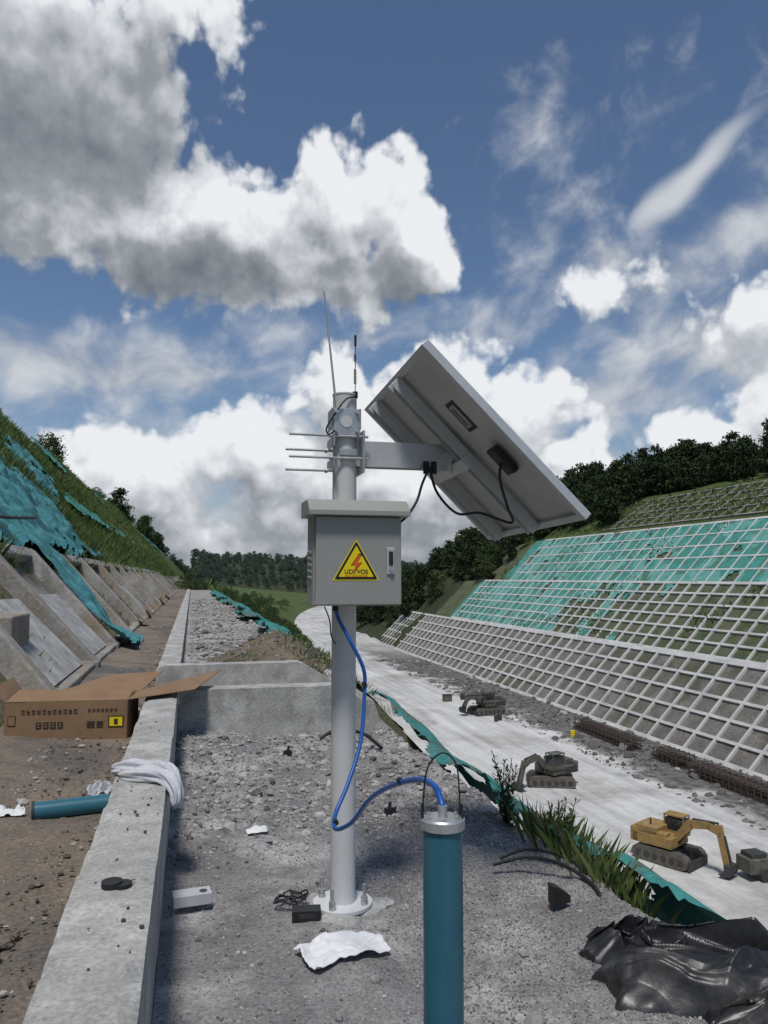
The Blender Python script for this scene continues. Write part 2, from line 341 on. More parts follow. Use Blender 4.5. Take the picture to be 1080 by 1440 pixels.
# dirt mound with weeds
def moundh(x,y):return .28+.44*np.exp(-((x-1.15)/.6)**2-((y-10.9)/1.1)**2)+.10*fbm(x*4,y*4,4)+.03*fbm(x*15,y*15,2)-1.0*np.clip(x-1.9,0,None)
xs=np.linspace(-.05,2.5,80);ys=np.linspace(8.9,14.5,120);X,Y=np.meshgrid(xs,ys)
npmesh('dirt_mound',np.stack([X.ravel(),Y.ravel(),moundh(X,Y).ravel()],1),gridF(120,80),[mat('mound_soil',(.23,.18,.12),(.14,.115,.085),3,.95,.8,30,.03,c3=(.09,.10,.045),s3=1.6,fine=.4)],smooth=True)
n=1600;px=rng.uniform(.2,2.0,n);py=rng.uniform(9,13,n);S=np.clip(rng.lognormal(-3.9,.5,n),.008,.07)
stones('mound_clods',np.stack([px,py,moundh(px,py)],1),S,[M_stonem,M_stoned,M_path],rng.choice(3,n,p=[.3,.2,.5]))

# ------------------------------------------------------------ vegetation helpers
def blades(name,P,Hh,mats,mi,w=.02,lean=.4):
    n=len(P);a=rng.uniform(0,6.28,n);d=np.stack([np.cos(a),np.sin(a),0*a],1)
    la=rng.uniform(0,6.28,n);ln=np.stack([np.cos(la),np.sin(la),0*la],1)*(rng.uniform(.1,1,n)*lean*Hh)[:,None]
    up=np.array([0,0,1.])[None]*Hh[:,None]
    ww=w*Hh[:,None]/.3
    v=np.stack([P-d*ww,P+d*ww,P+ln*.4+up*.6+d*ww*.7,P+ln+up],1).reshape(-1,3)
    f=np.arange(n*4).reshape(-1,4)
    return npmesh(name,v,f,mats,mi)
def leaves(C,S):
    n=len(C);a=rng.normal(size=(n,3));a/=np.linalg.norm(a,axis=1)[:,None];b=rng.normal(size=(n,3));b-=a*(a*b).sum(1)[:,None];b/=np.linalg.norm(b,axis=1)[:,None]
    a=a*S[:,None];b=b*S[:,None]*.5
    v=np.stack([C-a,C+b,C+a,C-b],1).reshape(-1,3);return v,np.arange(n*4).reshape(-1,4)
# left slope grass
n=150000
gy=8+rng.uniform(0,1,n)**1.7*130;gt=rng.uniform(0,1,n)
gx=-2.8-10.8*gt
base=np.where(gx>-12,1.75+(-gx-2.9)/9.1*9.85,11.6+(-gx-12)*.5)
gz=base+1.2*fbm(gx*.18+5,gy*.18+9,4)
Hg=rng.uniform(.08,.28,n)*(1+gy/90)*(.7+1.2*(fbm(gx*.6,gy*.4,3)+.3))
patch=fbm(gx*.35+3,gy*.22,3)+rng.normal(0,.12,n)
gm=np.where(patch>.10,1,np.where(patch>-.12,0,np.where(patch>-.3,2,0)));gm=np.where(rng.random(n)<.04,3,gm)
blades('slope_grass',np.stack([gx,gy,gz-.06],1),Hg,[M_gA,M_gB,M_leafB,M_straw],gm,w=.016,lean=.9)
# scrub between the ribs
n=6000
gy=9+rng.uniform(0,1,n)*60;gx=rng.uniform(-2.9,-1.45,n);gz=.26+(-gx-1.5)/1.4*1.49;k=fbm(gx*.9,gy*.5,3)>.02
blades('rib_weeds',np.stack([gx,gy,gz-.02],1)[k],rng.uniform(.06,.2,k.sum()),[M_gA,M_leafB,M_straw],rng.choice(3,k.sum()),w=.015,lean=.9)
# weeds on mound
n=1100
gx=np.clip(rng.normal(1.65,.25,n),.2,2.2);gy=rng.normal(10.8,1.2,n)
blades('mound_weeds',np.stack([gx,gy,moundh(gx,gy)-.02],1),rng.uniform(.03,.13,n),[M_gA,M_gB,M_leafA],rng.choice(3,n),w=.02,lean=.9)
# rough grass on the bank beyond the bench
n=26000
gy=rng.uniform(78,260,n);gF=17+11*sstep(gy,90,200)+cur(gy);gt=rng.uniform(0,1,n);gx=1.75+(gF-1.75)*gt
zt=.3-3.2*sstep(gy,75,120);gz=zt+(-15-zt)*gt
blades('bank_grass',np.stack([gx,gy,gz],1),rng.uniform(.4,1.5,n),[M_gA,M_leafB,M_leafA,M_gB],rng.choice(4,n,p=[.3,.35,.25,.1]),w=.07,lean=1.0)

def make_tree(name,h,kind,leafmats):
    b=B();b.cyl((0,0,-.5),(.1,0,h*.55),h*.018,h*.010,7,0);b.cyl((.1,0,h*.55),(0,.1,h*.95),h*.010,h*.003,6,0)
    C=[];
    ncl=46 if kind!='bush' else 40
    for i in range(ncl):
        if kind=='tall':
            z=h*random.uniform(.22,1.0);r=h*.17*math.sin(math.pi*min(1,max(.05,(z/h-.12)/.9)))**.7*1.1
        elif kind=='round':
            z=h*random.uniform(.3,1.0);r=h*.3*math.sqrt(max(.02,1-((z/h-.62)/.42)**2))
        else:
            z=h*random.uniform(.05,.95);r=h*.6*math.sqrt(max(.02,1-(z/h)**2))
        a=random.uniform(0,6.28);rr=r*random.uniform(.3,1.1);c=Vector((rr*math.cos(a),rr*math.sin(a),z))
        if i%3==0 and kind!='bush':b.cyl((0,0,z-h*.06),c,h*.006,h*.002,5,0,False)
        C.append(c)
    cs=[];mi=[]
    for c in C:
        k=24;p=rng.normal(size=(k,3))*h*np.array([.05,.05,.035])+np.array(c);cs.append(p)
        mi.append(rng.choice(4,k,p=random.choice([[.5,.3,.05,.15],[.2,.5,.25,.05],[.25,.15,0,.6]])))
    cs=np.concatenate(cs);mi=np.concatenate(mi)
    v,f=leaves(cs,rng.uniform(.03,.06,len(cs))*h*.75)
    o=len(b.v);b.v+=[tuple(q) for q in v];b.f+=[[i+o for i in q] for q in f.tolist()];b.m+=[int(m)+1 for m in mi]
    me=bpy.data.meshes.new(name);me.from_pydata(b.v,[],b.f)
    for m in [M_bark]+leafmats:me.materials.append(m)
    me.polygons.foreach_set('material_index',b.m);me.update();return me
LM=[M_leafA,M_leafB,M_leafC,M_leafD]
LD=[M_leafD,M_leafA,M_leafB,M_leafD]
T_tall=[make_tree('tall_tree_mesh',10,'tall',LD) for _ in range(4)]
T_round=[make_tree('round_tree_mesh',8,'round',LM) for _ in range(3)]
T_bush=[make_tree('bush_mesh',3,'bush',LM) for _ in range(3)]
T_haze=[make_tree('haze_tinted_tree_mesh',9,'round',[M_hazeA,M_hazeA,M_hazeA,M_hazeB]) for _ in range(3)]  # far-hill trees, distance haze carried by the leaf colour
def inst(parent,me,loc,s,nm='tree'):
    o=bpy.data.objects.new(nm,me);scene.collection.objects.link(o);o.parent=parent
    o.location=loc;o.rotation_euler=(random.uniform(-.06,.06),random.uniform(-.06,.06),random.uniform(0,6.28));o.scale=(s*random.uniform(.85,1.2),s*random.uniform(.85,1.2),s*random.uniform(.8,1.2))
fo=empty('forest')
for i in range(620):
    y=random.uniform(90,330);x=random.uniform(93,150)+float(cur(y));inst(fo,random.choice(T_tall),(x,y,terrain_z(x,y)-.8),random.uniform(.65,1.15))
for i in range(90):
    y=random.uniform(136,190);x=random.uniform(80,94);inst(fo,random.choice(T_tall),(x,y,terrain_z(x,y)-.8),random.uniform(.6,.95))
for i in range(620):
    y=random.uniform(182,520);c=float(cur(y));x=46+c+random.uniform(1,50);inst(fo,random.choice(T_tall+T_round),(x,y,terrain_z(x,y)-.8),random.uniform(.6,1.1))
for i in range(110):
    y=random.uniform(162,185);x=random.uniform(64,96);inst(fo,random.choice(T_tall+T_round),(x,y,terrain_z(x,y)-.8),random.uniform(.5,.9))
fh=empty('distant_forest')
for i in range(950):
    y=random.uniform(610,880);x=random.uniform(-20,360);inst(fh,random.choice(T_haze),(x,y,terrain_z(x,y)-1.5+7*float(fbm(x*.03+5,y*.03+9,4))),random.uniform(.7,1.15))
hb=empty('bushes')
for i in range(330):
    y=random.uniform(74,420);F_=17+11*float(sstep(y,90,200))+float(cur(y));x=random.uniform(-1.2,F_*.85);z=terrain_z(x,y)-.3
    s=random.uniform(.35,.8) if y<150 else random.uniform(.6,1.3)
    if y<150:s=min(s,max(.3,(1.6-z)/3.2))
    inst(hb,random.choice(T_bush),(x,y,z),s,'bush')
ct=empty('hillside_trees')
for i in range(80):
    y=random.uniform(150,430);x=-random.uniform(12.5,24);inst(ct,random.choice(T_tall+T_tall+T_round),(x,y,12.0+random.uniform(-.5,.5)),random.uniform(.45,.8))
for (x,y,s) in[(-13.5,80,.38),(-14.2,82,.46),(-13.8,84,.3),(-15,98,.3),(-14,120,.35),(-14,126,.42),(-13.5,133,.3)]:inst(ct,T_round[1],(x,y,11.9),s)

# ------------------------------------------------------------ right-hand slope lattice + netting
def tier(name,x0,z0,x1,z1,ya,yb,dy,nr,w=.32,lift=0,m=None):
    b=B();nrm=Vector((-(z1-z0),0,x1-x0)).normalized()
    def pt(y,t):return Vector((x0+(x1-x0)*t+float(cur(y)),y,z0+(z1-z0)*t))+nrm*lift
    y=ya;i=0
    while y<=yb:
        j=random.uniform(-.05,.05);b.beam(pt(y+j,0)+nrm*.06,pt(y+random.uniform(-.06,.06),1)+nrm*.06,w*random.uniform(.9,1.1),.34+.004*(i%2),0,nrm);y+=dy;i+=1
    for r in range(nr+1):
        t=r/nr;yy=ya
        while yy<yb:
            y2=min(yy+12,yb);b.beam(pt(yy,t)+nrm*.07,pt(y2,t)+nrm*.07,w*(1.5 if r in(0,nr) else 1),.30,0,nrm);yy=y2
    return b.obj(name,[m or M_beam])
tier('slope_lattice',46,-15,53.7,-7.3,24,196,3.0,5)
tier('slope_lattice',55.7,-7.3,63.7,.7,24,162,2.8,6,.28)
tier('slope_lattice',65.7,.7,74.4,9.4,24,153,2.8,5,.26)
tier('slope_lattice',78.5,10.65,87.5,16.5,60,136,3.2,4,.22,.02,m=M_conc2)
def net(name,x0,z0,x1,z1,ya,yb,thr,off=.1,seed=0,m=None):
    ys=np.arange(ya,yb,.5);ts=np.linspace(0,1,24);Yg,T=np.meshgrid(ys,ts,indexing='ij')
    nx,nz=-(z1-z0),(x1-x0);l=math.hypot(nx,nz);nx/=l;nz/=l
    d=off+.26*(fbm(Yg*.8+seed,T*9,3)+.2)
    Xg=x0+(x1-x0)*T+nx*d+cur(Yg);Zg=z0+(z1-z0)*T+nz*d
    F=gridF(len(ys),24);cy=Yg[:-1,:-1].ravel();cT=T[:-1,:-1].ravel()
    msk=(fbm(cy*.25+seed,cT*2.2+seed,3)+.25*fbm(cy*1.6,cT*14,3)+thr(cy,cT))>0
    return npmesh(name,np.stack([Xg.ravel(),Yg.ravel(),Zg.ravel()],1),F[msk],[m or M_net,M_net2],(fbm(cy[msk]*.35,cT[msk]*3+seed,2)>.03).astype(int),smooth=True)
net('slope_netting',65.7,.7,74.4,9.4,24,158,lambda y,t:.24+0*y,seed=3)
net('slope_netting',55.7,-7.3,63.7,.7,24,164,lambda y,t:(y-108)*.014,seed=11)
n=24000
gy=rng.uniform(30,160,n);t_=rng.uniform(0,1,n);wh=rng.integers(0,3,n)
gx=np.where(wh==0,55.7+8*t_,np.where(wh==1,65.7+8.7*t_,78+10*t_));gz=np.where(wh==0,-7.3+8*t_,np.where(wh==1,.7+8.7*t_,10.4+6.6*t_))
k=(fbm(gx*.2+9,gy*.16,3)>np.where(wh==1,.12,.06))|(wh==2)
blades('slope_scrub',np.stack([gx,gy,gz],1)[k],rng.uniform(.2,.65,k.sum()),[M_leafB,M_gA,M_leafA,M_straw],rng.choice(4,k.sum(),p=[.35,.3,.2,.15]),w=.06,lean=.9)

# ------------------------------------------------------------ left slope ribs + netting
b=B()
nrm=Vector((1.49,0,1.4)).normalized()
RY=[8.3,11.6,14.6,17.8,21.2,24.6,28.0,31.5,35,38.5,42,46,50,54,58,63,68]
for i,y in enumerate(RY):
    p0=Vector((-1.40,y,.15));p1=Vector((-3.0,y+random.uniform(.1,.7),1.85))
    b.beam(p0+nrm*.06,p1+nrm*.08,.24,.34,0,nrm)
    b.box((-1.36,y,.24),(.26,.28,.2),0)
b.obj('retaining_ribs',[M_conc2],bevel=.03)
b=B()
b.beam(Vector((-3.0,5,1.84))+nrm*.06,Vector((-3.0,78,1.84))+nrm*.06,.24,.26,0,nrm)
b.beam(Vector((-1.38,9,.2)),Vector((-1.38,75,.2)),.2,.22,0)
b.obj('retaining_beams',[M_conc2],bevel=.02)
b=B()
M_timber=mat('timber_board',(.36,.26,.16),(.25,.19,.13),3,.85,.2,30,.004,fine=.2)
for (ya,yb) in[(9.0,11.3),(11.9,14.3),(24.9,27.7),(35.3,38.2)]:
    q=[Vector((-1.45,ya,.30)),Vector((-1.45,yb,.30)),Vector((-2.3,yb,1.18)),Vector((-2.35,ya+.3,1.22))]
    b.add([p+nrm*.05 for p in q]+[p-nrm*.1 for p in q],[(0,1,2,3),(4,7,6,5),(0,4,5,1),(1,5,6,2),(2,6,7,3),(3,7,4,0)],0)
for i in range(9):
    y=21+i*3.1+random.uniform(-.7,.7);x=random.uniform(-1.5,-1.2)
    b.box((x,y,.40),(.04,random.uniform(.5,1.1),random.uniform(.25,.45)),1,Matrix.Rotation(-random.uniform(.3,.9),3,'Y')@Matrix.Rotation(random.uniform(-.2,.2),3,'Z'))
b.obj('formwork_boards',[M_conc,M_timber])
def drape(name,ya,yb,prof,wav=.12,seed=0,mask=None,step=.09,m=None,wy=lambda y:0*y):
    """net laid over a cross-section profile [(x,z),...]"""
    P=np.array(prof,float);s=np.concatenate([[0],np.cumsum(np.hypot(*np.diff(P,axis=0).T))]);ss=np.arange(0,s[-1],step)
    ys=np.arange(ya,yb,step);Yg,Sg=np.meshgrid(ys,ss,indexing='ij')
    Xg=np.interp(Sg,s,P[:,0])+wy(Yg);Zg=np.interp(Sg,s,P[:,1])
    f1=fbm(Yg*1.1+seed+Sg*.3,Sg*.7+seed,3);f2=np.abs(fbm(Yg*3.2+Sg*1.1+seed,Sg*.8,3))
    Zg=Zg+wav*(1.4*f1+1.9*f2);Xg=Xg+wav*(.9*fbm(Sg*1.7+seed,Yg*1.3,3))
    F=gridF(len(ys),len(ss));cy=Yg[:-1,:-1].ravel();cs=(Sg[:-1,:-1]/s[-1]).ravel();cxx=Xg[:-1,:-1].ravel()
    if mask is not None:F=F[mask(cy,cs,cxx)]
    return npmesh(name,np.stack([Xg.ravel(),Yg.ravel(),Zg.ravel()],1),F,[m or M_net],smooth=True)
drape('safety_netting',11.5,42,[(-8.6,8.05),(-2.9,2.0)],.40,2,lambda y,s,x:(-x<3.6+(y-12)*.17+1.6*fbm(y*.5,1.1,3))&(-x>2.9+np.clip(y-22,0,99)*.22+.8*fbm(y*.6,4.1,2))&(fbm(y*.6,s*4+5,3)>-.2),step=.07,m=M_netb)
drape('safety_netting',12.5,19.5,[(-3.5,2.75),(-2.9,2.15),(-1.5,.62),(-1.05,.32),(-.9,.26)],.20,9,lambda y,s,x:np.abs(y-(17.1-1.9*s))<1.0+.5*fbm(y,s*3,2),step=.045,m=M_netb)
drape('safety_netting',18,30,[(-4.2,3.3),(-3.0,2.15)],.18,12,lambda y,s,x:fbm(y*.5,s*2+5,3)>0,step=.08,m=M_netb)
drape('safety_netting',40,110,[(-6.2,5.5),(-5.3,4.6)],.3,5,lambda y,s,x:fbm(y*.25,s*2+5,3)>-.02,step=.2)
drape('safety_netting',60,320,[(-11.6,11.5),(-9.9,9.7)],.4,6,lambda y,s,x:fbm(y*.07,s*2+5,3)>-.04,step=.5)
drape('safety_netting',3.1,9.4,[(1.80,.06),(1.98,.10),(2.22,-.06),(2.6,-.5)],.11,4,lambda y,s,x:(fbm(y*1.3,s*2,3)>-.22)&(s>.14+.45*fbm(y*1.5,2.2,2)),step=.03,wy=lambda y:.22*sstep(y,6,9)+.18*sstep(y,4.2,3.2),m=M_nete)
drape('safety_netting',12.5,60,[(1.25,.46),(1.75,.42),(2.3,.0),(3.0,-.7)],.18,7,lambda y,s,x:(fbm(y*.5,s*2+3,3)>-.14)&(s>.1+.6*fbm(y*.4,2.2,2)),step=.07,m=M_nete)
drape('safety_netting',95,150,[(8,-5),(12,-9.0)],.4,8,lambda y,s,x:fbm(y*.1,s*2+5,3)>-.03,step=.5)

b=B();b.box((-2.05,9.2,.72),(.5,.9,.75),0);b.obj('concrete_block',[M_conc2],bevel=.02)
b=B();b.tube([(-3.3,12,2.45),(-2.9,13.2,2.45),(-2.7,14.6,2.55)],.03,0,6);b.obj('black_hose',[M_black])

# ------------------------------------------------------------ pole
PX,PY=.70,3.59
b=B()
b.cyl((PX,PY,.0),(PX,PY,2.373),.0575,n=40)
b.cyl((PX,PY,2.373),(PX,PY,2.380),.060,n=40)
b.cyl((PX,PY,.012),(PX,PY,.026),.135,n=40)
for k in range(4):
    a=math.pi/4+k*math.pi/2+.15;x=PX+.108*math.cos(a);y=PY+.108*math.sin(a)
    b.cyl((x,y,.0),(x,y,.115),.008,n=10,mi=1);b.cyl((x,y,.026),(x,y,.046),.016,n=6,mi=1);b.cyl((x,y,.048),(x,y,.064),.016,n=6,mi=1)
b.obj('steel_pole',[M_pole,M_galv])
th=np.linspace(0,2*np.pi,60,endpoint=False);rr=np.linspace(0,1,9)
Vf=[];
for r_ in rr:
    for t_ in th:
        R_=r_*(.23+.06*math.sin(3*t_+1)+.03*math.sin(7*t_));Vf.append((PX+R_*math.cos(t_),PY-.02+R_*math.sin(t_),.016-.04*r_**3+.006*float(fbm(t_*3,r_*5,2))))
Ff=[(i*60+j,i*60+(j+1)%60,(i+1)*60+(j+1)%60,(i+1)*60+j) for i in range(8) for j in range(60)]
npmesh('pole_footing',Vf,Ff,[mat('footing_mortar',(.52,.51,.49),(.30,.29,.27),12,.95,.8,50,.01)],smooth=True)
# clamps
b=B()
for z in(2.165,2.115,2.06,2.017):
    yy=PY-.068 if z in(2.165,2.06) else PY+.068
    b.cyl((PX-.275,yy,z),(PX+.10,yy,z),.0065,n=8)
    b.cyl((PX-.085,yy,z),(PX-.073,yy,z),.013,n=6)
b.box((PX-.066,PY,2.14),(.006,.19,.05));b.box((PX-.066,PY,2.037),(.006,.19,.05))
b.box((PX+.072,PY,2.09),(.010,.21,.20))
b.box((PX+.004,PY-.064,2.09),(.085,.012,.03))
b.box((PX-.005,PY-.066,2.235),(.135,.008,.125));
for dx in(-.05,.05):
    for dz in(-.045,.045):b.cyl((PX-.005+dx,PY-.085,2.235+dz),(PX-.005+dx,PY-.068,2.235+dz),.009,n=6)
b.cyl((PX-.005,PY-.0725,2.235),(PX-.005,PY-.069,2.235),.028,n=20,mi=1)
b.box((PX-.07,PY-.01,2.25),(.008,.12,.10));b.box((PX+.062,PY-.01,2.25),(.008,.12,.10))
b.obj('pole_clamp',[M_galv,M_pole],bevel=.0015,seg=1)
# antennas
b=B();b.cyl((PX-.035,PY-.03,2.2),(PX-.105,PY+.0,2.885),.0065,.0035,8);b.obj('lightning_rod',[M_galv])
b=B();x,y=PX+.045,PY-.03
b.cyl((x,y,2.36),(x,y,2.39),.013,n=12);b.cyl((x,y,2.39),(x,y,2.665),.0022,n=6)
pts=[(x+.007*math.cos(t*1.1),y+.007*math.sin(t*1.1),2.43+t*.0016) for t in range(0,45)];b.tube(pts,.002,0,5,1)
pts=[(x+.006*math.cos(t*1.1),y+.006*math.sin(t*1.1),2.54+t*.0016) for t in range(0,22)];b.tube(pts,.002,0,5,1)
b.cyl((x,y,2.615),(x,y,2.668),.006,n=8);b.obj('whip_antenna',[M_black])
b=B();b.tube([(PX+.04,PY-.05,2.36),(PX-.01,PY-.075,2.34),(PX-.06,PY-.08,2.27),(PX-.10,PY-.07,2.20),(PX-.09,PY-.075,2.17),(PX-.06,PY-.08,2.19)],.004,0,6);b.obj('antenna_cable',[M_black])

# ------------------------------------------------------------ cabinet
cab=empty('equipment_cabinet',(0,0,0))
cx=.715;y0,y1=3.345,3.525;z0,z1=1.375,1.78;w=.20
b=B();b.box((cx,(y0+y1)/2+.006,(z0+z1)/2),(2*w,y1-y0-.012,z1-z0));b.obj('body',[M_cab],cab,.004)
b=B();b.box((cx+.002,y0-.006,(z0+z1)/2-.004),(2*w-.012,.02,z1-z0-.014));b.obj('door',[M_cab],cab,.005)
b=B()
rf=[(y0-.055,1.772),(y0-.055,1.795),(y0+.01,1.845),(y1+.02,1.845),(y1+.02,1.772)]
b.prism(rf,lambda p,xx:Vector((xx,p[0],p[1])),cx-.228,cx+.228);b.obj('roof',[M_cab],cab,.003)
b=B()
for k in range(5):
    z=1.50+k*.028;b.cyl((cx-w-.001,y0+.05,z),(cx-w-.001,y1-.05,z),.008,n=8)
b.obj('louvres',[M_cab],cab)
b=B();lx=cx+.145;lz=1.573
b.box((lx,y0-.019,lz),(.036,.008,.12),0);b.obj('latch_plate',[M_alu],cab,.012,3)
b=B();b.box((lx,y0-.026,lz+.012),(.018,.012,.062),0);b.cyl((lx,y0-.034,lz-.035),(lx,y0-.02,lz-.035),.009,n=14,mi=1);b.obj('latch_handle',[M_black,M_galv],cab,.003)
b=B()
for dz in(-.14,.15):b.box((cx-.0,y1+.01,(z0+z1)/2+dz),(.2,.03,.03))
b.obj('mount_bracket',[M_galv],cab)
# warning sign
tri=lambda s,dy,cz:[(cx-.012-s*.5,y0+dy,cz-s*.29),(cx-.012+s*.5,y0+dy,cz-s*.29),(cx-.012,y0+dy,cz+s*.575)]
def rtri(bb,s,dy,mi,cz,rr=.12):
    P=[Vector(p) for p in tri(s,dy,cz)];pts=[]
    for i in range(3):
        p=P[i];a=(P[i-1]-p).normalized();c=(P[(i+1)%3]-p).normalized()
        for t in(0,.25,.5,.75,1):
            q=p+a*(rr*s*.4)*(1-t)**2+c*(rr*s*.4)*t**2;pts.append(q)
    bb.add(pts,[list(range(len(pts)))],mi)
sg=empty('warning_sign')
cz=1.548
b=B();rtri(b,.212,-.0175,0,cz);rtri(b,.196,-.0182,1,cz);rtri(b,.160,-.0189,0,cz+.001);b.obj('sign_face',[M_yel,M_black],sg)
bolt=[(.010,.062),(-.020,.012),(-.002,.014),(-.012,-.022),(.022,.026),(.004,.024),(.022,.058)]
b=B();b.add([(cx-.012+x*1.25,y0-.0193,cz+.012+(z-.02)*1.12) for x,z in bolt],[list(range(7))[::-1]],1);b.add([(cx-.012+x,y0-.0198,cz+.012+(z-.02)) for x,z in bolt],[list(range(7))[::-1]],0);b.obj('bolt_symbol',[M_red,M_black],sg)
def text(name,s,size,loc,rot,m,parent):
    cu=bpy.data.curves.new(name,'FONT');cu.body=s;cu.size=size;cu.align_x='CENTER';o=bpy.data.objects.new(name,cu);scene.collection.objects.link(o);o.location=loc;o.rotation_euler=rot;cu.materials.append(m);cu.offset=size*.02;o.parent=parent;return o
text('sign_text','UDTVOS',.027,(cx-.012,y0-.0196,cz-.032),(rad(90),0,0),M_black,sg)
text('sign_small_text','HIGH VOLTAGE RISK',.011,(cx-.012,y0-.0196,cz-.045),(rad(90),0,0),M_red,sg)

# ------------------------------------------------------------ solar panel
sp=empty('solar_panel')
A=Vector((.926,3.01,2.485));Bc=Vector((.929,4.136,2.449));D=Vector((1.653,2.992,1.760))
ey=(Bc-A).normalized();ex=(D-A);ex=(ex-ey*ex.dot(ey)).normalized();en=ey.cross(ex) 
if en.z<0:en=-en
LX,LY=(D-A).length,(Bc-A).length
def pp(s,t,n):return A+ex*(s*LX)+ey*(t*LY)+en*n
R=Matrix((ex,ey,en)).transposed()
b=B();fw=.035
b.box(pp(.5,fw/2/LY,.0),(LX,fw,.038),0,R);b.box(pp(.5,1-fw/2/LY,0),(LX,fw,.038),0,R)
b.box(pp(fw/2/LX,.5,0),(fw,LY-2*fw,.038),0,R);b.box(pp(1-fw/2/LX,.5,0),(fw,LY-2*fw,.038),0,R)
b.obj('frame',[M_alu],sp,.002)
b=B();b.box(pp(.5,.5,.006),(LX-2*fw,LY-2*fw,.006),0,R);b.obj('backsheet',[M_back],sp)
b=B()
for i in range(6):
    for j in range(6):
        b.box(pp(.06+.88*(i+.5)/6,.06+.88*(j+.5)/6,.0105),(LX*.14,LY*.14,.002),0,R)
b.obj('solar_cells',[M_cell],sp)
b=B()
for t in(.40,.78):
    b.box(pp(.5,t,-.034),(LX*.96,.055,.03),0,R);b.box(pp(.5,t+.026/LY,-.055),(LX*.96,.004,.04),0,R);b.box(pp(.5,t-.026/LY,-.055),(LX*.96,.004,.04),0,R)
b.box(pp(.52,.59,-.075),(.06,LY*.46,.03),0,R)
b.obj('rails',[M_alu],sp,.002)
b=B();b.box(pp(.60,.17,-.028),(.15,.085,.035),0,R);b.obj('junction_box',[M_black],sp,.008)
b=B();b.box(pp(.34,.23,.0012),(.17,.095,.004),0,R);b.box(pp(.34,.23,-.0018),(.13,.06,.002),1,R);b.box(pp(.34,.23,-.0032),(.10,.008,.001),0,R);b.box(pp(.34,.245,-.0032),(.10,.005,.001),0,R);b.obj('rating_label',[M_dark,M_galv],sp)
b=B();
b.box((1.0,PY,2.09),(.50,.055,.006));b.box((1.0,PY-.03,2.09+.0),(.50,.006,.125));b.box((1.0,PY+.03,2.09),(.50,.006,.125));b.box((1.0,PY,2.150),(.5,.054,.005))
b.beam((1.2,PY,2.08),pp(.5,.5,-.07),.08,.09,0)
b.obj('support_arm',[M_alu],sp,.002)
b=B()
b.tube([pp(.60,.17,-.04),pp(.66,.2,-.09),pp(.78,.27,-.12),pp(.86,.34,-.13),(1.30,3.36,1.80),(1.20,3.4,1.80),(1.12,3.45,1.90),(1.10,3.5,2.02)],.0065,0,8)
b.tube([(1.10,3.5,2.03),(1.06,3.49,1.95),(1.02,3.45,1.86),(.97,3.43,1.79),(.925,3.43,1.745),(.91,3.44,1.70)],.0065,0,8)
b.cyl((1.09,3.53,2.0),(1.09,3.53,2.06),.014,n=10);b.cyl((1.13,3.53,2.0),(1.13,3.53,2.06),.014,n=10)
b.obj('panel_cable',[M_black],sp)

# ------------------------------------------------------------ blue signal cable & sensor tube
b=B()
b.cyl((.63,3.43,1.35),(.63,3.43,1.378),.014,n=12,mi=1)
b.tube([(.63,3.43,1.36),(.645,3.42,1.31),W(-.15,3.44,1.22),W(-.092,3.45,1.10),W(-.086,3.45,1.0),W(-.10,3.38,.80),W(-.15,3.28,.645),W(-.195,3.2,.55),W(-.19,3.1,.52),W(-.12,2.95,.59),W(-.05,2.75,.73),W(.02,2.5,.84),W(.09,2.25,.925),W(.13,2.08,.955),W(.146,2.01,.93),W(.148,2.0,.90)],.0085,0,10)
for p in(W(-.192,3.15,.53),W(-.088,3.45,1.03),W(.05,2.39,.885)):b.cyl(p-Vector((0,.012,0)),p+Vector((0,.012,0)),.0105,n=10,mi=1)
b.obj('blue_cable',[M_blue,M_black])
b=B();b.tube([(.58,3.43,1.37),(.60,3.41,1.31),(.61,3.42,1.24),(.64,3.47,1.2)],.003,0,6);b.obj('thin_black_cable',[M_black])
b=B();b.cyl((.78,3.43,1.375),(.78,3.43,1.35),.012,n=10);b.cyl((.83,3.43,1.375),(.83,3.43,1.355),.012,n=10);b.obj('cable_glands',[M_black])
st=empty('cylindrical_sensor')
c0=W(.148,2.0,0)
def zc(z):return Vector((c0.x,c0.y,z))
b=B();b.cyl(zc(-.02),zc(.885),.050,n=48);b.obj('tube_body',[M_tubeb],st)
b=B();b.cyl(zc(.872),zc(.893),.056,n=48);b.cyl(zc(.893),zc(.897),.050,.046,48)
for k in range(6):
    a=k*math.pi/3+.3;b.cyl(zc(.897)+Vector((.04*math.cos(a),.04*math.sin(a),0)),zc(.903)+Vector((.04*math.cos(a),.04*math.sin(a),0)),.005,n=8)
b.cyl(zc(.897),zc(.925),.012,n=12)
b.obj('cap',[M_galv],st,.001)
b=B();u=Vector((CY,-SY,0))
b.tube([zc(.88)-u*.050,zc(.95)-u*.048,zc(1.02)-u*.036,zc(1.055)+u*0,zc(1.03)+u*.034,zc(.96)+u*.043,zc(.89)+u*.042],.0022,0,6)
b.cyl(zc(.87)-u*.052,zc(.93)-u*.050,.004,n=8);b.cyl(zc(.87)+u*.052,zc(.93)+u*.047,.004,n=8)
b.obj('wire_handle',[M_black],st)

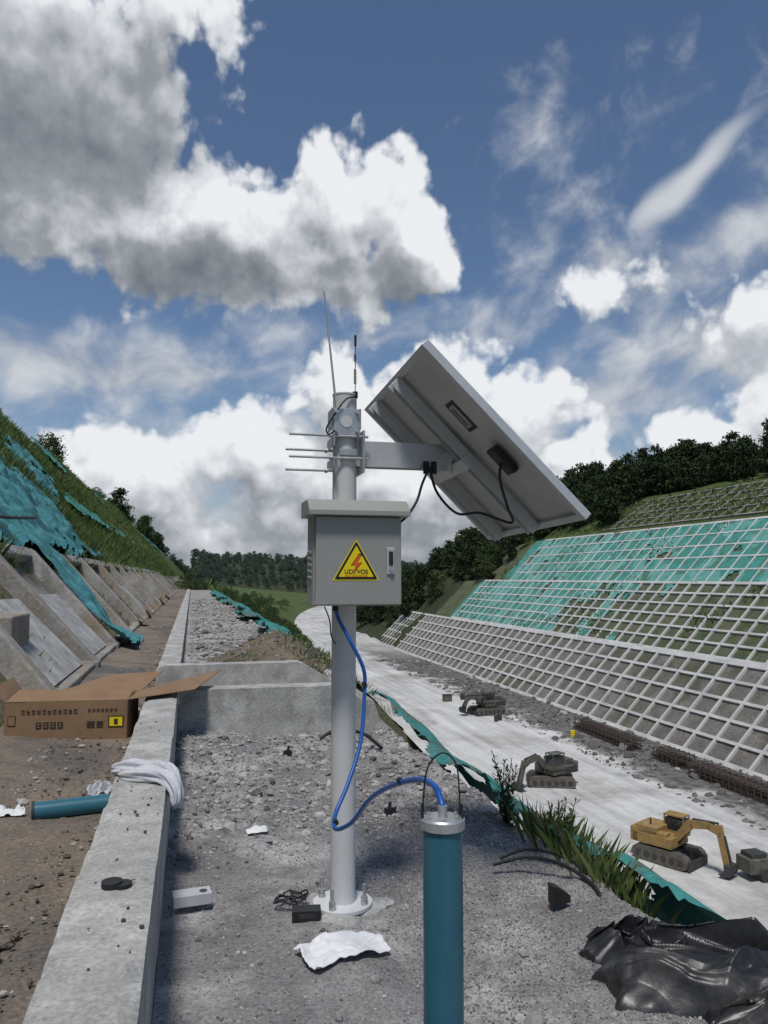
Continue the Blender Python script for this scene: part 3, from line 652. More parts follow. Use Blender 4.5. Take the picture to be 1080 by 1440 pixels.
# ------------------------------------------------------------ small objects on the pad
def cloth(name,cxy,sx,sy,rot,zf,m,amp=.02,seed=0,n=40,fr=4):
    s=np.linspace(-.5,.5,n);U,Vv=np.meshgrid(s,s,indexing='ij')
    out=1+.25*fbm(np.arctan2(Vv,U)*1.5+seed,seed,2)
    X=U*sx*out;Yy=Vv*sy*out+.12*sy*np.sin(U*5+seed);c,sn=math.cos(rot),math.sin(rot)
    xw=cxy[0]+X*c-Yy*sn;yw=cxy[1]+X*sn+Yy*c
    z=zf(xw,yw)+amp*(np.abs(fbm(U*fr+seed,Vv*fr,3))*2+.25)
    o=npmesh(name,np.stack([xw.ravel(),yw.ravel(),z.ravel()],1),gridF(n,n),[m],smooth=True)
    md=o.modifiers.new('t','SOLIDIFY');md.thickness=.003;return o
cloth('white_cloth',(.60,3.13),.33,.20,.35,lambda x,y:padh(x,y)+.010,M_white,.035,2)
cloth('paper_scrap',(.40,4.69),.12,.07,.1,lambda x,y:padh(x,y)+.015,M_white,.008,4,n=14)
cloth('paper_scrap',(-.55,2.0),.12,.09,1.1,lambda x,y:.23+0*x,M_white,.01,5,n=14)
# towel bunched across the wall top, one end hanging over the inner face
b=B()
def tr(k0,amp):
    def f(t,a):
        env=.25+.75*math.sin(math.pi*min(1,max(0,t*.92+.06)))**.6
        return env*amp*(1+.20*math.sin(6*a+k0+5*t)+.12*math.sin(11*a-9*t+k0)+.5*float(fbm(t*5+k0,math.cos(a)*1.3+k0,3)))
    return f
b.tube([(-.37,4.33,.50),(-.30,4.28,.515),(-.22,4.22,.52),(-.13,4.15,.52),(-.085,4.10,.50),(-.055,4.07,.43),(-.05,4.05,.36)],tr(0,.045),0,40,10)
b.tube([(-.33,4.24,.495),(-.26,4.17,.505),(-.17,4.12,.51),(-.10,4.06,.50),(-.06,4.01,.45),(-.058,3.99,.39)],tr(3,.038),0,40,10)
b.tube([(-.25,4.31,.50),(-.17,4.27,.51),(-.10,4.20,.505),(-.06,4.15,.46),(-.055,4.13,.41)],tr(6,.034),0,40,10)
b.obj('towel',[M_towel])
# adapter
b=B();z=float(padh(.51,3.52))+.022;Rz=Matrix.Rotation(-.15,3,'Z');b.box((.52,3.50,z+.004),(.125,.07,.045),0,Rz);b.box((.52,3.4645,z+.004),(.07,.002,.02),1,Rz);b.obj('power_adapter',[M_black,M_dark],bevel=.006)
b=B();P=[]
for k in range(34):
    a=k*.62;r=.05+.012*math.sin(k*1.7);P.append((.47+r*math.cos(a)*1.3,3.64+r*math.sin(a)*.8,.03+.012*math.sin(k*2.3)+.0008*k))
P.append((.5,3.54,.03));b.tube(P,.0038,0,6,3);b.obj('coiled_cable',[M_black])
# U bracket
b=B();Rz=Matrix.Rotation(.12,3,'Z');c=Vector((-.0+.03,3.74,.07))
b.box(c+Rz@Vector((0,0,.0)),(.17,.09,.004),0,Rz);b.box(c+Rz@Vector((0,-.043,-.022)),(.17,.004,.045),0,Rz);b.box(c+Rz@Vector((0,.043,-.022)),(.17,.004,.045),0,Rz);b.cyl(c+Vector((.05,0,.002)),c+Vector((.05,0,.004)),.018,n=16,mi=1)
b.obj('metal_bracket',[M_alu,M_dark],bevel=.001)
b=B();b.cyl((-.235,2.77,.484),(-.235,2.77,.502),.034,n=20);b.cyl((-.20,2.76,.486),(-.20,2.76,.497),.03,n=20);b.obj('rubber_plug',[M_black],bevel=.003)
n=40;px=rng.uniform(-.34,-.12,n);py=rng.uniform(1.8,6,n);stones('wall_pebbles',np.stack([px,py,.484+0*px],1),rng.uniform(.003,.010,n),[M_stoned,M_dark],rng.choice(2,n))
for (x,y,sx) in[(.8,6.5,.06),(1.23,4.8,.055),(1.28,4.86,.03)]:
    b=B();z=float(padh(x,y));b.box((x,y,z+sx*.4),(sx,sx*.7,sx),0,Matrix.Rotation(x*3,3,'Z'));b.cyl((x,y,z+sx*.9),(x+.01,y,z+sx*1.5),sx*.18,n=8);b.obj('black_plug',[M_black],bevel=.005)
b=B();b.prism([(0,0),(.10,0),(.10,.03),(.03,.08),(0,.09)],lambda p,w_:Vector((1.60+p[0],3.28+w_+p[0]*.3,.03+p[1])),0,.06);b.obj('corner_protector',[M_black],bevel=.004)
b=B();b.tube([(1.52,3.8,.04),(1.68,3.75,.08),(1.8,3.6,.09),(1.86,3.4,.06),(1.85,3.3,.02)],.009,0,8);b.tube([(1.6,3.9,.03),(1.75,3.85,.08),(1.88,3.65,.08),(1.92,3.45,.02)],.007,0,8);b.obj('rubber_hose',[M_black])
b=B();b.tube([(1.15,7.0,.05),(1.3,7.0,.12),(1.5,6.8,.12),(1.6,6.5,.05)],.015,0,7);b.obj('rubber_hose',[M_black])
# teal tube lying on path + bag
pc=W(-1.86,4.20,.26);pd=W(-1.52,4.36,.26)
b=B();b.cyl(pc,pd,.048,n=32);d=(pd-pc).normalized();b.cyl(pc-d*.012,pc,.052,n=32,mi=1);b.cyl(pd,pd+d*.012,.052,n=32,mi=1);b.obj('blue_tube_section',[M_tubeb,M_dark])
M_bag=mat('plastic_film',(.50,.52,.54),(.34,.36,.38),10,.25,.6,30,.02,fine=.1,spec=.6)
cloth('plastic_bag',tuple(W(-1.62,4.64,0)[:2]),.24,.14,.6,lambda x,y:.22+0*x,M_bag,.09,8,n=50,fr=3.2)
cloth('plastic_bag',tuple(W(-2.02,4.25,0)[:2]),.16,.12,.2,lambda x,y:.22+0*x,M_white,.06,9,n=30,fr=3)
b=B();
cc=W(-1.33,2.7,.23);r=.028
b.tube([cc+Vector((r*math.cos(k*.6),r*math.sin(k*.6),0)) for k in range(12)],.009,0,8,3)
b.obj('rubber_ring',[M_black])

# ------------------------------------------------------------ cardboard carton
cb=empty('cardboard_box')
bx0,bx1,by0,by1,bz0,bz1=-1.40,-.46,6.72,7.22,.20,.50
Rb=Matrix.Rotation(rad(-6),4,'Z');T0=Vector((-.95,6.95,0))
def bp(x,y,z):return T0+(Rb@(Vector((x,y,z))-T0))
b=B();th=.008
def slab(c,sz,mi=0):
    b.box(bp(*c),sz,mi,Rb.to_3x3())
slab(((bx0+bx1)/2,by0,(bz0+bz1)/2),(bx1-bx0,th,bz1-bz0));slab(((bx0+bx1)/2,by1,(bz0+bz1)/2),(bx1-bx0,th,bz1-bz0))
slab((bx0,(by0+by1)/2,(bz0+bz1)/2),(th,by1-by0-th,bz1-bz0));slab((bx1,(by0+by1)/2,(bz0+bz1)/2),(th,by1-by0-th,bz1-bz0))
slab(((bx0+bx1)/2,(by0+by1)/2,bz0+.01),(bx1-bx0-th,by1-by0-th,th))
b.obj('carton_body',[M_card],cb)
b=B()
def quad(ps,mi=0):
    P=[bp(*p) for p in ps];n=Vector((0,0,.006));b.add(P+[p+n for p in P],[(0,1,2,3)[::-1],(4,5,6,7),(0,1,5,4),(1,2,6,5),(2,3,7,6),(3,0,4,7)],mi)
quad([(bx0+.25,by1,bz1+.003),(bx1+.02,by1,bz1+.003),(bx1+.12,by1+.62,bz1+.10),(bx0+.62,by1+.50,bz1+.09)])
quad([(bx0,by0+.01,bz1+.004),(bx1,by0+.01,bz1+.004),(bx1+.0,by0+.27,bz1+.05),(bx0+.02,by0+.27,bz1+.06)])
quad([(bx1,by0,bz1+.008),(bx1,by1,bz1+.008),(bx1+.66,by1+.78,bz1+.085),(bx1+.50,by0+.35,bz1+.03)])
quad([(bx0,by0,bz1),(bx0,by1,bz1),(bx0-.10,by1,bz1+.14),(bx0-.10,by0,bz1+.12)])
b.obj('flaps',[M_card],cb)
b=B()
def ink(x,z,w_,h_,mi=0,dy=.006):b.box(bp(x,by0-dy,z),(w_,.003,h_),mi,Rb.to_3x3())
for k in range(11):
    X0=bx0+.13+k*.040
    ink(X0,.428,.005,.034);ink(X0+.012,.44-.008*(k%2),.020,.005);ink(X0+.012,.413,.022,.005);ink(X0+.016,.427,.005,.02 if k%3 else .03)
for k in range(4):ink(bx0+.26+k*.055,.32,.042,.052)
for k in range(4):
    for q in range(2):ink(bx0+.26+k*.055,.31+q*.02,.02,.008,1,.0085)
for k in range(7):ink(bx0+.64+k*.034,.43,.005,.028);ink(bx0+.65+k*.034,.44,.018,.005);ink(bx0+.65+k*.034,.425,.014,.004)
ink(bx0+.055,.36,.06,.08,0);ink(bx0+.055,.36,.048,.068,1,.0085);ink(bx1-.085,.34,.12,.09,0);ink(bx1-.085,.34,.10,.07,2,.0085);ink(bx0+.66,.32,.06,.05);ink(bx0+.73,.32,.05,.05)
ink(bx1-.085,.34,.03,.045,0,.0105)
b.obj('print',[M_print,M_card,M_yel],cb)

# ------------------------------------------------------------ crumpled tarpaulin heap
def tarp(cxx,cyy,rx,ry,hh,seed,nu=260,nv=220):
    U,Vv=np.meshgrid(np.linspace(-1.1,1.1,nu),np.linspace(-1.1,1.1,nv),indexing='ij')
    an=np.arctan2(Vv,U);r=np.sqrt(U**2+Vv**2)/(.90+.55*fbm(np.cos(an)*2.2+seed,np.sin(an)*2.2+seed,3))
    env=np.clip(1-r**2.2,0,1)**.5
    wu=U+.7*fbm(U*1.3+7+seed,Vv*1.3,2);wv2=Vv+.7*fbm(U*1.3+seed,Vv*1.3+9,2)
    def fold(a,b_):return 1-np.clip(np.abs(fbm(a,b_,1))*4.2,0,1)   # sharp crease crests
    f1=fold(wu*1.1+wv2*2.4+seed,wv2*.8-wu*.3);f2=fold(wu*3.2-wv2*2.0,wv2*2.2+3+seed);f3=fold(wu*2.2+seed,wv2*6.0+wu*3)
    xx=cxx+U*rx;yy=cyy+Vv*ry-U*ry*.35
    gnd=np.minimum(0,-.75*(xx-2.1))
    zz=gnd*.6-.03+env*hh*(.45+.55*f1*(.6+.8*fbm(U+4,Vv+seed,2))+.28*f2+.16*f3+.5*fbm(U*1.2+3+seed,Vv*1.2,2))
    xx=xx+.035*(f2-.5)*env;yy=yy-.045*(f1-.5)*env
    F=gridF(nu,nv);m=(env>0).ravel()[F].any(1)
    return np.stack([xx.ravel(),yy.ravel(),zz.ravel()],1),F[m]
V1,F1=tarp(2.06,2.60,.60,.42,.24,2);V2,F2=tarp(1.76,2.84,.25,.20,.15,5,120,110);V3,F3=tarp(1.98,2.30,.34,.16,.14,8,140,110)
npmesh('crumpled_tarpaulin',np.concatenate([V1,V2,V3]),np.concatenate([F1,F2+len(V1),F3+len(V1)+len(V2)]),[M_tarp],smooth=True)

# ------------------------------------------------------------ edge plants
def shrub(name,base,h,nst,spread,leafl):
    b=B()
    for i in range(nst):
        a=random.uniform(0,6.28);tip=Vector((math.cos(a)*spread*random.uniform(.2,1),math.sin(a)*spread*random.uniform(.2,1),h*random.uniform(.65,1)))
        p0=Vector(base);mid=p0+tip*.5+Vector((random.uniform(-.02,.02),random.uniform(-.02,.02),0))
        b.tube([p0,mid,p0+tip],.0022,0,5,4)
        nl=int(30*h/.4)+6
        for k in range(nl):
            t=.12+.88*k/nl;p=p0+tip*t;aa=random.uniform(0,6.28);el=random.uniform(.1,.9);l=leafl*(1.15-.6*t)*random.uniform(.7,1.2)
            d=Vector((math.cos(aa)*math.cos(el),math.sin(aa)*math.cos(el),math.sin(el)));s=d.cross(Vector((0,0,1))).normalized()*l*.13
            b.add([p,p+d*l*.5+s,p+d*l,p+d*l*.5-s],[(0,1,2,3)],random.choice([1,1,2,3]))
    return b.obj(name,[M_bark,M_leafB,M_leafA,M_leafC])
shrub('shrub',(1.86,4.42,-.02),.52,9,.11,.07)
shrub('shrub',(1.98,3.98,-.12),.46,8,.12,.07)
shrub('shrub',(2.0,4.15,-.12),.34,6,.12,.06)
shrub('shrub',(1.45,7.75,.15),.24,5,.08,.05)
n=900
gx=rng.normal(2.05,.08,n);gy=rng.uniform(3.4,4.3,n);gz=-1.0*np.clip(gx-1.95,0,None)-.02
blades('reed_grass',np.stack([gx,gy,gz],1),rng.uniform(.08,.30,n),[M_gA,M_gB,M_leafA,M_straw],rng.choice(4,n,p=[.4,.3,.15,.15]),w=.0045,lean=.7)
n=250
gx=rng.normal(1.8,.12,n);gy=rng.uniform(7.6,9.3,n);blades('edge_weeds',np.stack([gx,gy,.08+0*gx],1),rng.uniform(.04,.12,n),[M_gA,M_gB,M_leafA],rng.choice(3,n),w=.012,lean=.7)
n=500
gx=rng.uniform(-1.5,-1.05,n);gy=rng.uniform(2.2,4.6,n);k=fbm(gx*3,gy*3,2)>.05;blades('path_weeds',np.stack([gx,gy,.2+0*gx],1)[k],rng.uniform(.03,.12,k.sum()),[M_gA,M_gB],rng.choice(2,k.sum()),w=.010,lean=.8)

# ------------------------------------------------------------ excavators
def excavator(loc,ang,house,sc,paint,name='excavator',boom=((.5,1.35),(1.5,2.75),(2.5,2.85),(3.05,2.55)),stick=(3.35,.75)):
    e=empty(name,loc);e.rotation_euler=(0,0,ang);e.scale=(sc,)*3
    b=B()
    for s in(-1,1):
        yy=s*1.0;pr=[]
        for k in range(9):
            a=math.pi/2+math.pi*k/8;pr.append((-1.45+.42*math.cos(a),.44+.42*math.sin(a)))
        for k in range(9):
            a=-math.pi/2+math.pi*k/8;pr.append((1.45+.42*math.cos(a),.44+.42*math.sin(a)))
        b.prism(pr,lambda p,w_:Vector((p[0],w_,p[1])),yy-.25,yy+.25,0)
        for k in range(22):
            x=-1.5+k*.143;b.box((x,yy,.875),(.06,.52,.04),0);b.box((x,yy,.01),(.06,.52,.04),0)
        for k in range(6):b.cyl((-1.4+k*.56,yy-.27,.42),(-1.4+k*.56,yy+.27,.42),.2,n=12,mi=1)
    b.box((0,0,.55),(1.6,1.7,.35),1);b.cyl((0,0,.7),(0,0,.98),.6,n=20,mi=1)
    b.beam((1.9,-1.2,.3),(1.9,1.2,.3),.08,.5,1)
    b.obj('undercarriage',[M_track,M_dark],e)
    h=bpy.data.objects.new('upper_structure',None);scene.collection.objects.link(h);h.parent=e;h.rotation_euler=(0,0,house)
    b=B();b.box((-.55,0,1.32),(2.6,2.2,.62),0);b.box((-.95,-.1,1.85),(1.5,1.9,.45),0);b.box((-1.75,0,1.45),(.5,2.2,.85),0);b.box((-.4,-.75,1.7),(1.6,.6,.3),0);b.cyl((-.9,-.5,2.05),(-.9,-.5,2.45),.06,n=8,mi=1);b.box((-1.2,.85,1.35),(1.1,.56,.36),1);b.obj('house',[paint,M_dark],h,.06)
    b=B();b.box((.25,.72,2.0),(1.25,.85,1.0),0);b.box((.2,.72,2.68),(1.3,.92,.10),1)
    for dx in(-.4,.85):
        for dy in(.32,1.12):b.box((dx,dy,2.1),(.08,.08,1.15),1)
    b.box((.25,.72,1.6),(1.3,.9,.3),1);b.obj('cab',[M_glass,paint],h,.02)
    b=B();P=[Vector((x,-.1,z)) for x,z in boom];wd=[.42,.5,.42,.3]
    for k in range(3):
        d=(P[k+1]-P[k]).normalized();n_=Vector((-d.z,0,d.x))
        v=[]
        for q,wq in((P[k],wd[k]),(P[k+1]+d*.05,wd[k+1])):
            for yy in(-.19,.19):
                for sg_ in(-1,1):v.append(q+n_*wq*.5*sg_+Vector((0,yy,0)))
        b.add(v,[(0,1,3,2),(4,6,7,5),(0,4,5,1),(2,3,7,6),(0,2,6,4),(1,5,7,3)],0)
    S1=Vector((stick[0],-.1,stick[1]));d=(S1-P[3]).normalized()
    b.beam(P[3]-d*.45,S1,.30,.34,0,(1,0,0))
    b.cyl((.7,-.1,1.2),P[1]+Vector((.1,0,-.15)),.08,n=8,mi=1);b.cyl(P[1]+Vector((.1,0,.3)),P[3]-d*.45+Vector((0,0,.1)),.07,n=8,mi=1);b.cyl(P[3]+d*.1+Vector((.25,0,0)),S1+Vector((.25,0,.2)),.06,n=8,mi=1)
    pr=[(0,0),(.35,-.05),(.45,-.4),(.3,-.75),(-.05,-.85),(-.35,-.7),(-.1,-.6),(.08,-.45),(.0,-.25)]
    b.prism([(S1.x+p[0],S1.z+p[1]*.85+.1) for p in pr],lambda p,w_:Vector((p[0],w_,p[1])),-.6,.4,1)
    b.obj('boom',[paint,M_dark],h);return e
excavator((27.5,41.2,-15.0),rad(-62),rad(0),.93,M_exy,boom=((.5,1.35),(1.6,2.6),(2.7,2.75),(3.4,2.45)),stick=(3.75,.7))
excavator((28.2,57.9,-15.0),rad(160),rad(38),.98,M_exd,boom=((.5,1.35),(1.4,2.3),(2.3,2.2),(2.9,1.8)),stick=(3.3,.5))
dr=excavator((35.0,89,-15.0),rad(190),rad(0),1.05,M_exd,name='drilling_rig',boom=((.5,1.3),(1.3,1.9),(2.0,2.0),(2.5,1.8)),stick=(2.9,.9))
b=B();b.box((1.6,.7,2.1),(4.2,.3,.3),0);b.box((1.6,.7,2.35),(4.0,.12,.12),1);b.cyl((3.6,.7,2.0),(3.6,.7,2.6),.25,n=10,mi=1);b.obj('drill_mast',[M_exd,M_dark],dr)
b=B();b.box((30.6,37.6,-14.2),(1.8,1.2,.8),0);b.box((30.4,37.6,-13.7),(1.0,.9,.3),1)
for s in(-1,1):b.cyl((30.6,37.6+s*.75,-14.65),(30.6,37.6+s*.6,-14.65),.35,n=14,mi=1)
b.beam((31.4,37.6,-14.5),(32.8,37.6,-14.8),.1,.1,1);b.obj('air_compressor',[M_exd,M_dark],bevel=.05)
b=B();b.box((33.5,99.4,-14.6),(1.1,.9,.8),0);b.box((33.5,99.4,-14.15),(1.2,1.0,.1),1);b.obj('tool_bin',[M_exd,M_dark],bevel=.03)
for (x,y,c) in[(34.2,84,M_dark),(34.9,84.6,M_dark),(38.6,74,M_yel)]:
    b=B();b.cyl((x,y,-15),(x,y,-14.3),.24,n=16);b.cyl((x,y,-14.75),(x,y,-14.71),.25,n=16);b.cyl((x,y,-14.5),(x,y,-14.46),.25,n=16);b.obj('drum',[c])
M_rebar=mat('rusty_rebar',(.13,.09,.07),(.08,.07,.06),4,.8,0,8,fine=.2)
def rebar(name,x,ya,yb):
    b=B()
    for k in range(60):
        xx=x+random.uniform(-.8,.8);zz=-15+random.uniform(.1,1.1);o=random.uniform(-.6,.6)
        b.beam((xx,ya+o,zz),(xx+random.uniform(-.15,.15),yb+o,zz+random.uniform(-.05,.05)),.05,.05,0)
    y=ya+.5
    while y<yb:
        b.beam((x-.9,y,-14.95),(x-.9,y,-13.9),.06,.06,0,(1,0,0));b.beam((x+.9,y,-14.95),(x+.9,y,-13.9),.06,.06,0,(1,0,0));b.beam((x-.9,y,-13.9),(x+.9,y,-13.9),.06,.06,0);y+=.7
    b.obj(name,[M_rebar])
rebar('rebar_cage',41.5,48,58);rebar('rebar_cage',42,59.5,64);rebar('rebar_cage',41.5,67,78)

# ------------------------------------------------------------ sky
w=bpy.data.worlds.new('World');scene.world=w;w.use_nodes=True
nt=w.node_tree;nt.nodes.clear();N=nt.nodes;L=nt.links
def setin(nt,node,i,v):
    if v is None:return
    if isinstance(v,bpy.types.NodeSocket):nt.links.new(v,node.inputs[i])
    else:node.inputs[i].default_value=v
def MA(nt,op,a,b=None,c=None,clamp=False):
    n=nt.nodes.new('ShaderNodeMath');n.operation=op;n.use_clamp=clamp
    setin(nt,n,0,a);setin(nt,n,1,b);setin(nt,n,2,c);return n.outputs[0]
def VM(nt,op,a,b=None):
    n=nt.nodes.new('ShaderNodeVectorMath');n.operation=op;setin(nt,n,0,a)
    if b is not None:setin(nt,n,1,b)
    return n.outputs['Value'] if op in('LENGTH','DOT_PRODUCT') else n.outputs[0]
def NO(nt,vec,scale,detail=5,rough=.55,dist=0):
    n=nt.nodes.new('ShaderNodeTexNoise');n.noise_dimensions='2D';n.inputs['Scale'].default_value=scale;n.inputs['Detail'].default_value=detail;n.inputs['Roughness'].default_value=rough;n.inputs['Distortion'].default_value=dist
    nt.links.new(vec,n.inputs['Vector']);return n
def MR(nt,v,a,b,c=0.,d=1.,sm=True):
    n=nt.nodes.new('ShaderNodeMapRange');n.interpolation_type='SMOOTHSTEP' if sm else 'LINEAR'
    nt.links.new(v,n.inputs[0]);n.inputs[1].default_value=a;n.inputs[2].default_value=b;n.inputs[3].default_value=c;n.inputs[4].default_value=d;return n.outputs[0]
def blobs(nt,P,lst,k=.12):
    cur_=None
    for (ax,el,rx,ry,wt) in lst:
        d=VM(nt,'SUBTRACT',P,(ax/10,el/10,0));d=VM(nt,'MULTIPLY',d,(10/rx,10/ry,0));l=VM(nt,'LENGTH',d)
        v=MA(nt,'MULTIPLY',MA(nt,'SUBTRACT',1.0,l),wt)
        cur_=v if cur_ is None else MA(nt,'SMOOTH_MAX',cur_,v,k)
    return cur_
# (bearing rel. view heading, elevation, half-width, half-height, weight)
CUM=[(-25,31.5,13.5,8,1.1),(-17,36.8,8.5,5.0,1),(-13.5,24.3,14,6.0,1.3),(-3,27,8,5.2,1.2),(1.8,24,4.6,4.6,1.2),(-27,25.5,9,6,1.1),(-4,21.3,7,3,.9),(-12,20.5,10,2.6,.7),
 (-3.3,13,4.4,5.6,1.2),(4.2,13.4,6,5.2,1.1),(6.8,12.5,3,4.6,1.1),(11,11,5.6,5,1.1),(15,7.5,4.6,4.6,1.1),(-19,7,8.5,4.2,1.1),(-9,9,6.5,5,1.1),(-28,5,7,3.4,1),(24.5,8.6,4.5,4.4,1.1),(29,11,5,6,1.1),(2,7,13,5.5,1.1),(0,2,60,4.5,.8),
 (26,16.5,6.5,3.6,.55),(17.5,20.5,5,2.8,.42)]
g=bpy.data.node_groups.new('cloud_density','ShaderNodeTree')
g.interface.new_socket('P',in_out='INPUT',socket_type='NodeSocketVector');g.interface.new_socket('D',in_out='OUTPUT',socket_type='NodeSocketFloat')
gi=g.nodes.new('NodeGroupInput');go=g.nodes.new('NodeGroupOutput');P0=gi.outputs[0]
wn=NO(g,P0,1.5,3,.5);wv=VM(g,'SUBTRACT',wn.outputs['Color'],(.5,.5,.5));wv=VM(g,'MULTIPLY',wv,(.6,.45,0));P1=VM(g,'ADD',P0,wv)
bl=blobs(g,P1,CUM)
f1=NO(g,P0,2.4,8,.52).outputs['Fac'];f1=MA(g,'MULTIPLY',MA(g,'SUBTRACT',f1,.5),1.15)
vo=g.nodes.new('ShaderNodeTexVoronoi');vo.voronoi_dimensions='2D';vo.feature='F1';vo.inputs['Scale'].default_value=3.6;vo.inputs['Detail'].default_value=2.5;vo.inputs['Roughness'].default_value=.5
g.links.new(VM(g,'ADD',P0,VM(g,'MULTIPLY',wv,(.6,.6,0))),vo.inputs['Vector']);f2=MA(g,'MULTIPLY',MA(g,'SUBTRACT',.4,vo.outputs['Distance']),.36)
den=MA(g,'ADD',MA(g,'ADD',bl,f1),f2);g.links.new(den,go.inputs[0])

tc=N.new('ShaderNodeTexCoord');sx=N.new('ShaderNodeSeparateXYZ');L.new(tc.outputs['Generated'],sx.inputs[0])
az=MA(nt,'SUBTRACT',MA(nt,'MULTIPLY',MA(nt,'ARCTAN2',sx.outputs[0],sx.outputs[1]),180/math.pi),14.0)
el=MA(nt,'MULTIPLY',MA(nt,'ARCSINE',sx.outputs[2]),180/math.pi)
cb_=N.new('ShaderNodeCombineXYZ');L.new(MA(nt,'MULTIPLY',az,.1),cb_.inputs[0]);L.new(MA(nt,'MULTIPLY',el,.1),cb_.inputs[1]);P=cb_.outputs[0]
def grp(v):
    n=N.new('ShaderNodeGroup');n.node_tree=g;L.new(v,n.inputs[0]);return n.outputs[0]
d0=grp(P);d1=grp(VM(nt,'ADD',P,(.03,.10,0)));d2=grp(VM(nt,'ADD',P,(.06,.32,0)))
alpha=MR(nt,d0,-.04,.26)
rel=MA(nt,'ADD',MA(nt,'MULTIPLY',MA(nt,'SUBTRACT',d0,d1),.42),MA(nt,'MULTIPLY',MA(nt,'SUBTRACT',d0,d2),.36))
wp=VM(nt,'ADD',P,VM(nt,'MULTIPLY',VM(nt,'SUBTRACT',NO(nt,P,1.7,5,.55).outputs['Color'],(.5,.5,.5)),(.8,.55,0)))
wq=VM(nt,'ADD',P,VM(nt,'MULTIPLY',VM(nt,'SUBTRACT',NO(nt,P,1.2,2,.4).outputs['Color'],(.5,.5,.5)),(.5,.35,0)))
DARK=[(-24,30,16,8,1.3),(-27,25,8,5,.9),(-14,21.8,13,3.8,1.1),(-2,21.8,8,2.8,.9),(0,2,60,5.0,.8),(-9,25,7,3,.5),(26,14.5,9,3,.4)]
dk=MR(nt,blobs(nt,wp,DARK,.25),0,.75)
core=MR(nt,d0,.15,1.2,0,1)
br=MA(nt,'SUBTRACT',MA(nt,'ADD',.87,rel),MA(nt,'ADD',MA(nt,'MULTIPLY',dk,.42),MA(nt,'MULTIPLY',core,.18)))
ramp=N.new('ShaderNodeValToRGB');cr=ramp.color_ramp
cr.elements[0].position=0.05;cr.elements[0].color=(.17,.19,.22,1);cr.elements[1].position=1.0;cr.elements[1].color=(.88,.90,.93,1)
e=cr.elements.new(.45);e.color=(.32,.345,.38,1);e=cr.elements.new(.78);e.color=(.62,.65,.69,1)
L.new(br,ramp.inputs[0])
# thin hazy layer
SOFT=[(-20,14.5,15,3.6,1.2),(25,16,11,6,1.3),(18,21,9,3.5,1),(14,25.5,6,2.5,.55),(22,31,4,2,.35),(12.5,31.5,4,2.2,.35),(9,18.5,5,1.8,.8),(28,22,8,4,.9),(-3,18,9,2,.6),(0,6,60,8,1.1),(18,13,10,4,1.1)]
rs=N.new('ShaderNodeVectorRotate');rs.rotation_type='Z_AXIS';L.new(wq,rs.inputs['Vector']);rs.inputs['Angle'].default_value=rad(-20)
st_=NO(nt,VM(nt,'MULTIPLY',rs.outputs[0],(1.0,1.25,1)),2.1,9,.54).outputs['Fac']
sf=MA(nt,'ADD',blobs(nt,wq,SOFT,.3),MA(nt,'MULTIPLY',MA(nt,'SUBTRACT',st_,.5),2.2))
rp=N.new('ShaderNodeVectorRotate');rp.rotation_type='Z_AXIS';L.new(VM(nt,'SUBTRACT',wq,(2.25,2.60,0)),rp.inputs['Vector']);rp.inputs['Angle'].default_value=rad(-36)
rl=VM(nt,'LENGTH',VM(nt,'MULTIPLY',rp.outputs[0],(1/.60,1/.12,0)))
stk=MA(nt,'MULTIPLY',MR(nt,rl,1.3,.2,0,.9),MR(nt,st_,.3,.55,.3,1))
al2=MA(nt,'MAXIMUM',MR(nt,sf,-.15,1.15,0,.92),stk)
ramp2=N.new('ShaderNodeValToRGB');ramp2.color_ramp.elements[0].position=.3;ramp2.color_ramp.elements[0].color=(.42,.46,.53,1);ramp2.color_ramp.elements[1].position=.72;ramp2.color_ramp.elements[1].color=(.74,.77,.81,1)
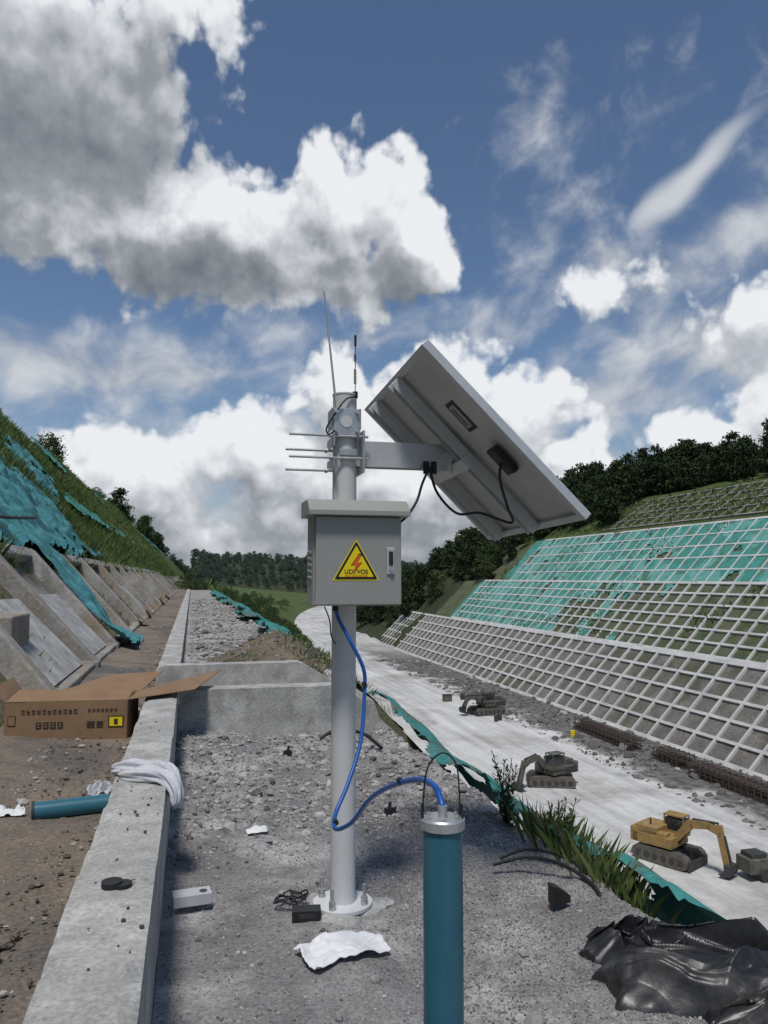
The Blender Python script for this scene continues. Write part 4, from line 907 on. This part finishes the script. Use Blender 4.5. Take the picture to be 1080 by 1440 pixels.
L.new(MA(nt,'ADD',st_,MA(nt,'MULTIPLY',stk,.35)),ramp2.inputs[0])
sky=N.new('ShaderNodeTexSky');sky.sky_type='NISHITA';sky.sun_disc=False;sky.sun_elevation=rad(66);sky.sun_rotation=rad(-155);sky.air_density=1.0;sky.dust_density=.6;sky.ozone_density=4.5
bg1=N.new('ShaderNodeBackground');L.new(sky.outputs[0],bg1.inputs[0]);bg1.inputs[1].default_value=.088
bg2=N.new('ShaderNodeBackground');L.new(ramp2.outputs[0],bg2.inputs[0]);bg2.inputs[1].default_value=.85
bg3=N.new('ShaderNodeBackground');L.new(ramp.outputs[0],bg3.inputs[0]);bg3.inputs[1].default_value=.95
m1=N.new('ShaderNodeMixShader');L.new(al2,m1.inputs[0]);L.new(bg1.outputs[0],m1.inputs[1]);L.new(bg2.outputs[0],m1.inputs[2])
m2=N.new('ShaderNodeMixShader');L.new(alpha,m2.inputs[0]);L.new(m1.outputs[0],m2.inputs[1]);L.new(bg3.outputs[0],m2.inputs[2])
wo=N.new('ShaderNodeOutputWorld');L.new(m2.outputs[0],wo.inputs[0])

# sun: high, behind and slightly left of the viewpoint, veiled by cloud
SAZ,SEL=rad(205),rad(66)
sl_=bpy.data.lights.new('sun','SUN');sl_.energy=2.6;sl_.angle=rad(10);sl_.color=(1,.965,.91);so=bpy.data.objects.new('sun',sl_);scene.collection.objects.link(so)
sd=Vector((math.cos(SEL)*math.sin(SAZ),math.cos(SEL)*math.cos(SAZ),math.sin(SEL)))
so.rotation_euler=sd.to_track_quat('Z','Y').to_euler()

# camera
cam=bpy.data.cameras.new('camera');cam.sensor_fit='VERTICAL';cam.sensor_height=36;cam.sensor_width=27;cam.lens=27;cam.clip_start=.05;cam.clip_end=8000
co=bpy.data.objects.new('camera',cam);scene.collection.objects.link(co);co.location=(0,0,1.5);co.rotation_euler=(rad(90+4.87),0,-YAW);scene.camera=co
scene.view_settings.view_transform='Standard';scene.view_settings.look='None';scene.view_settings.exposure=0
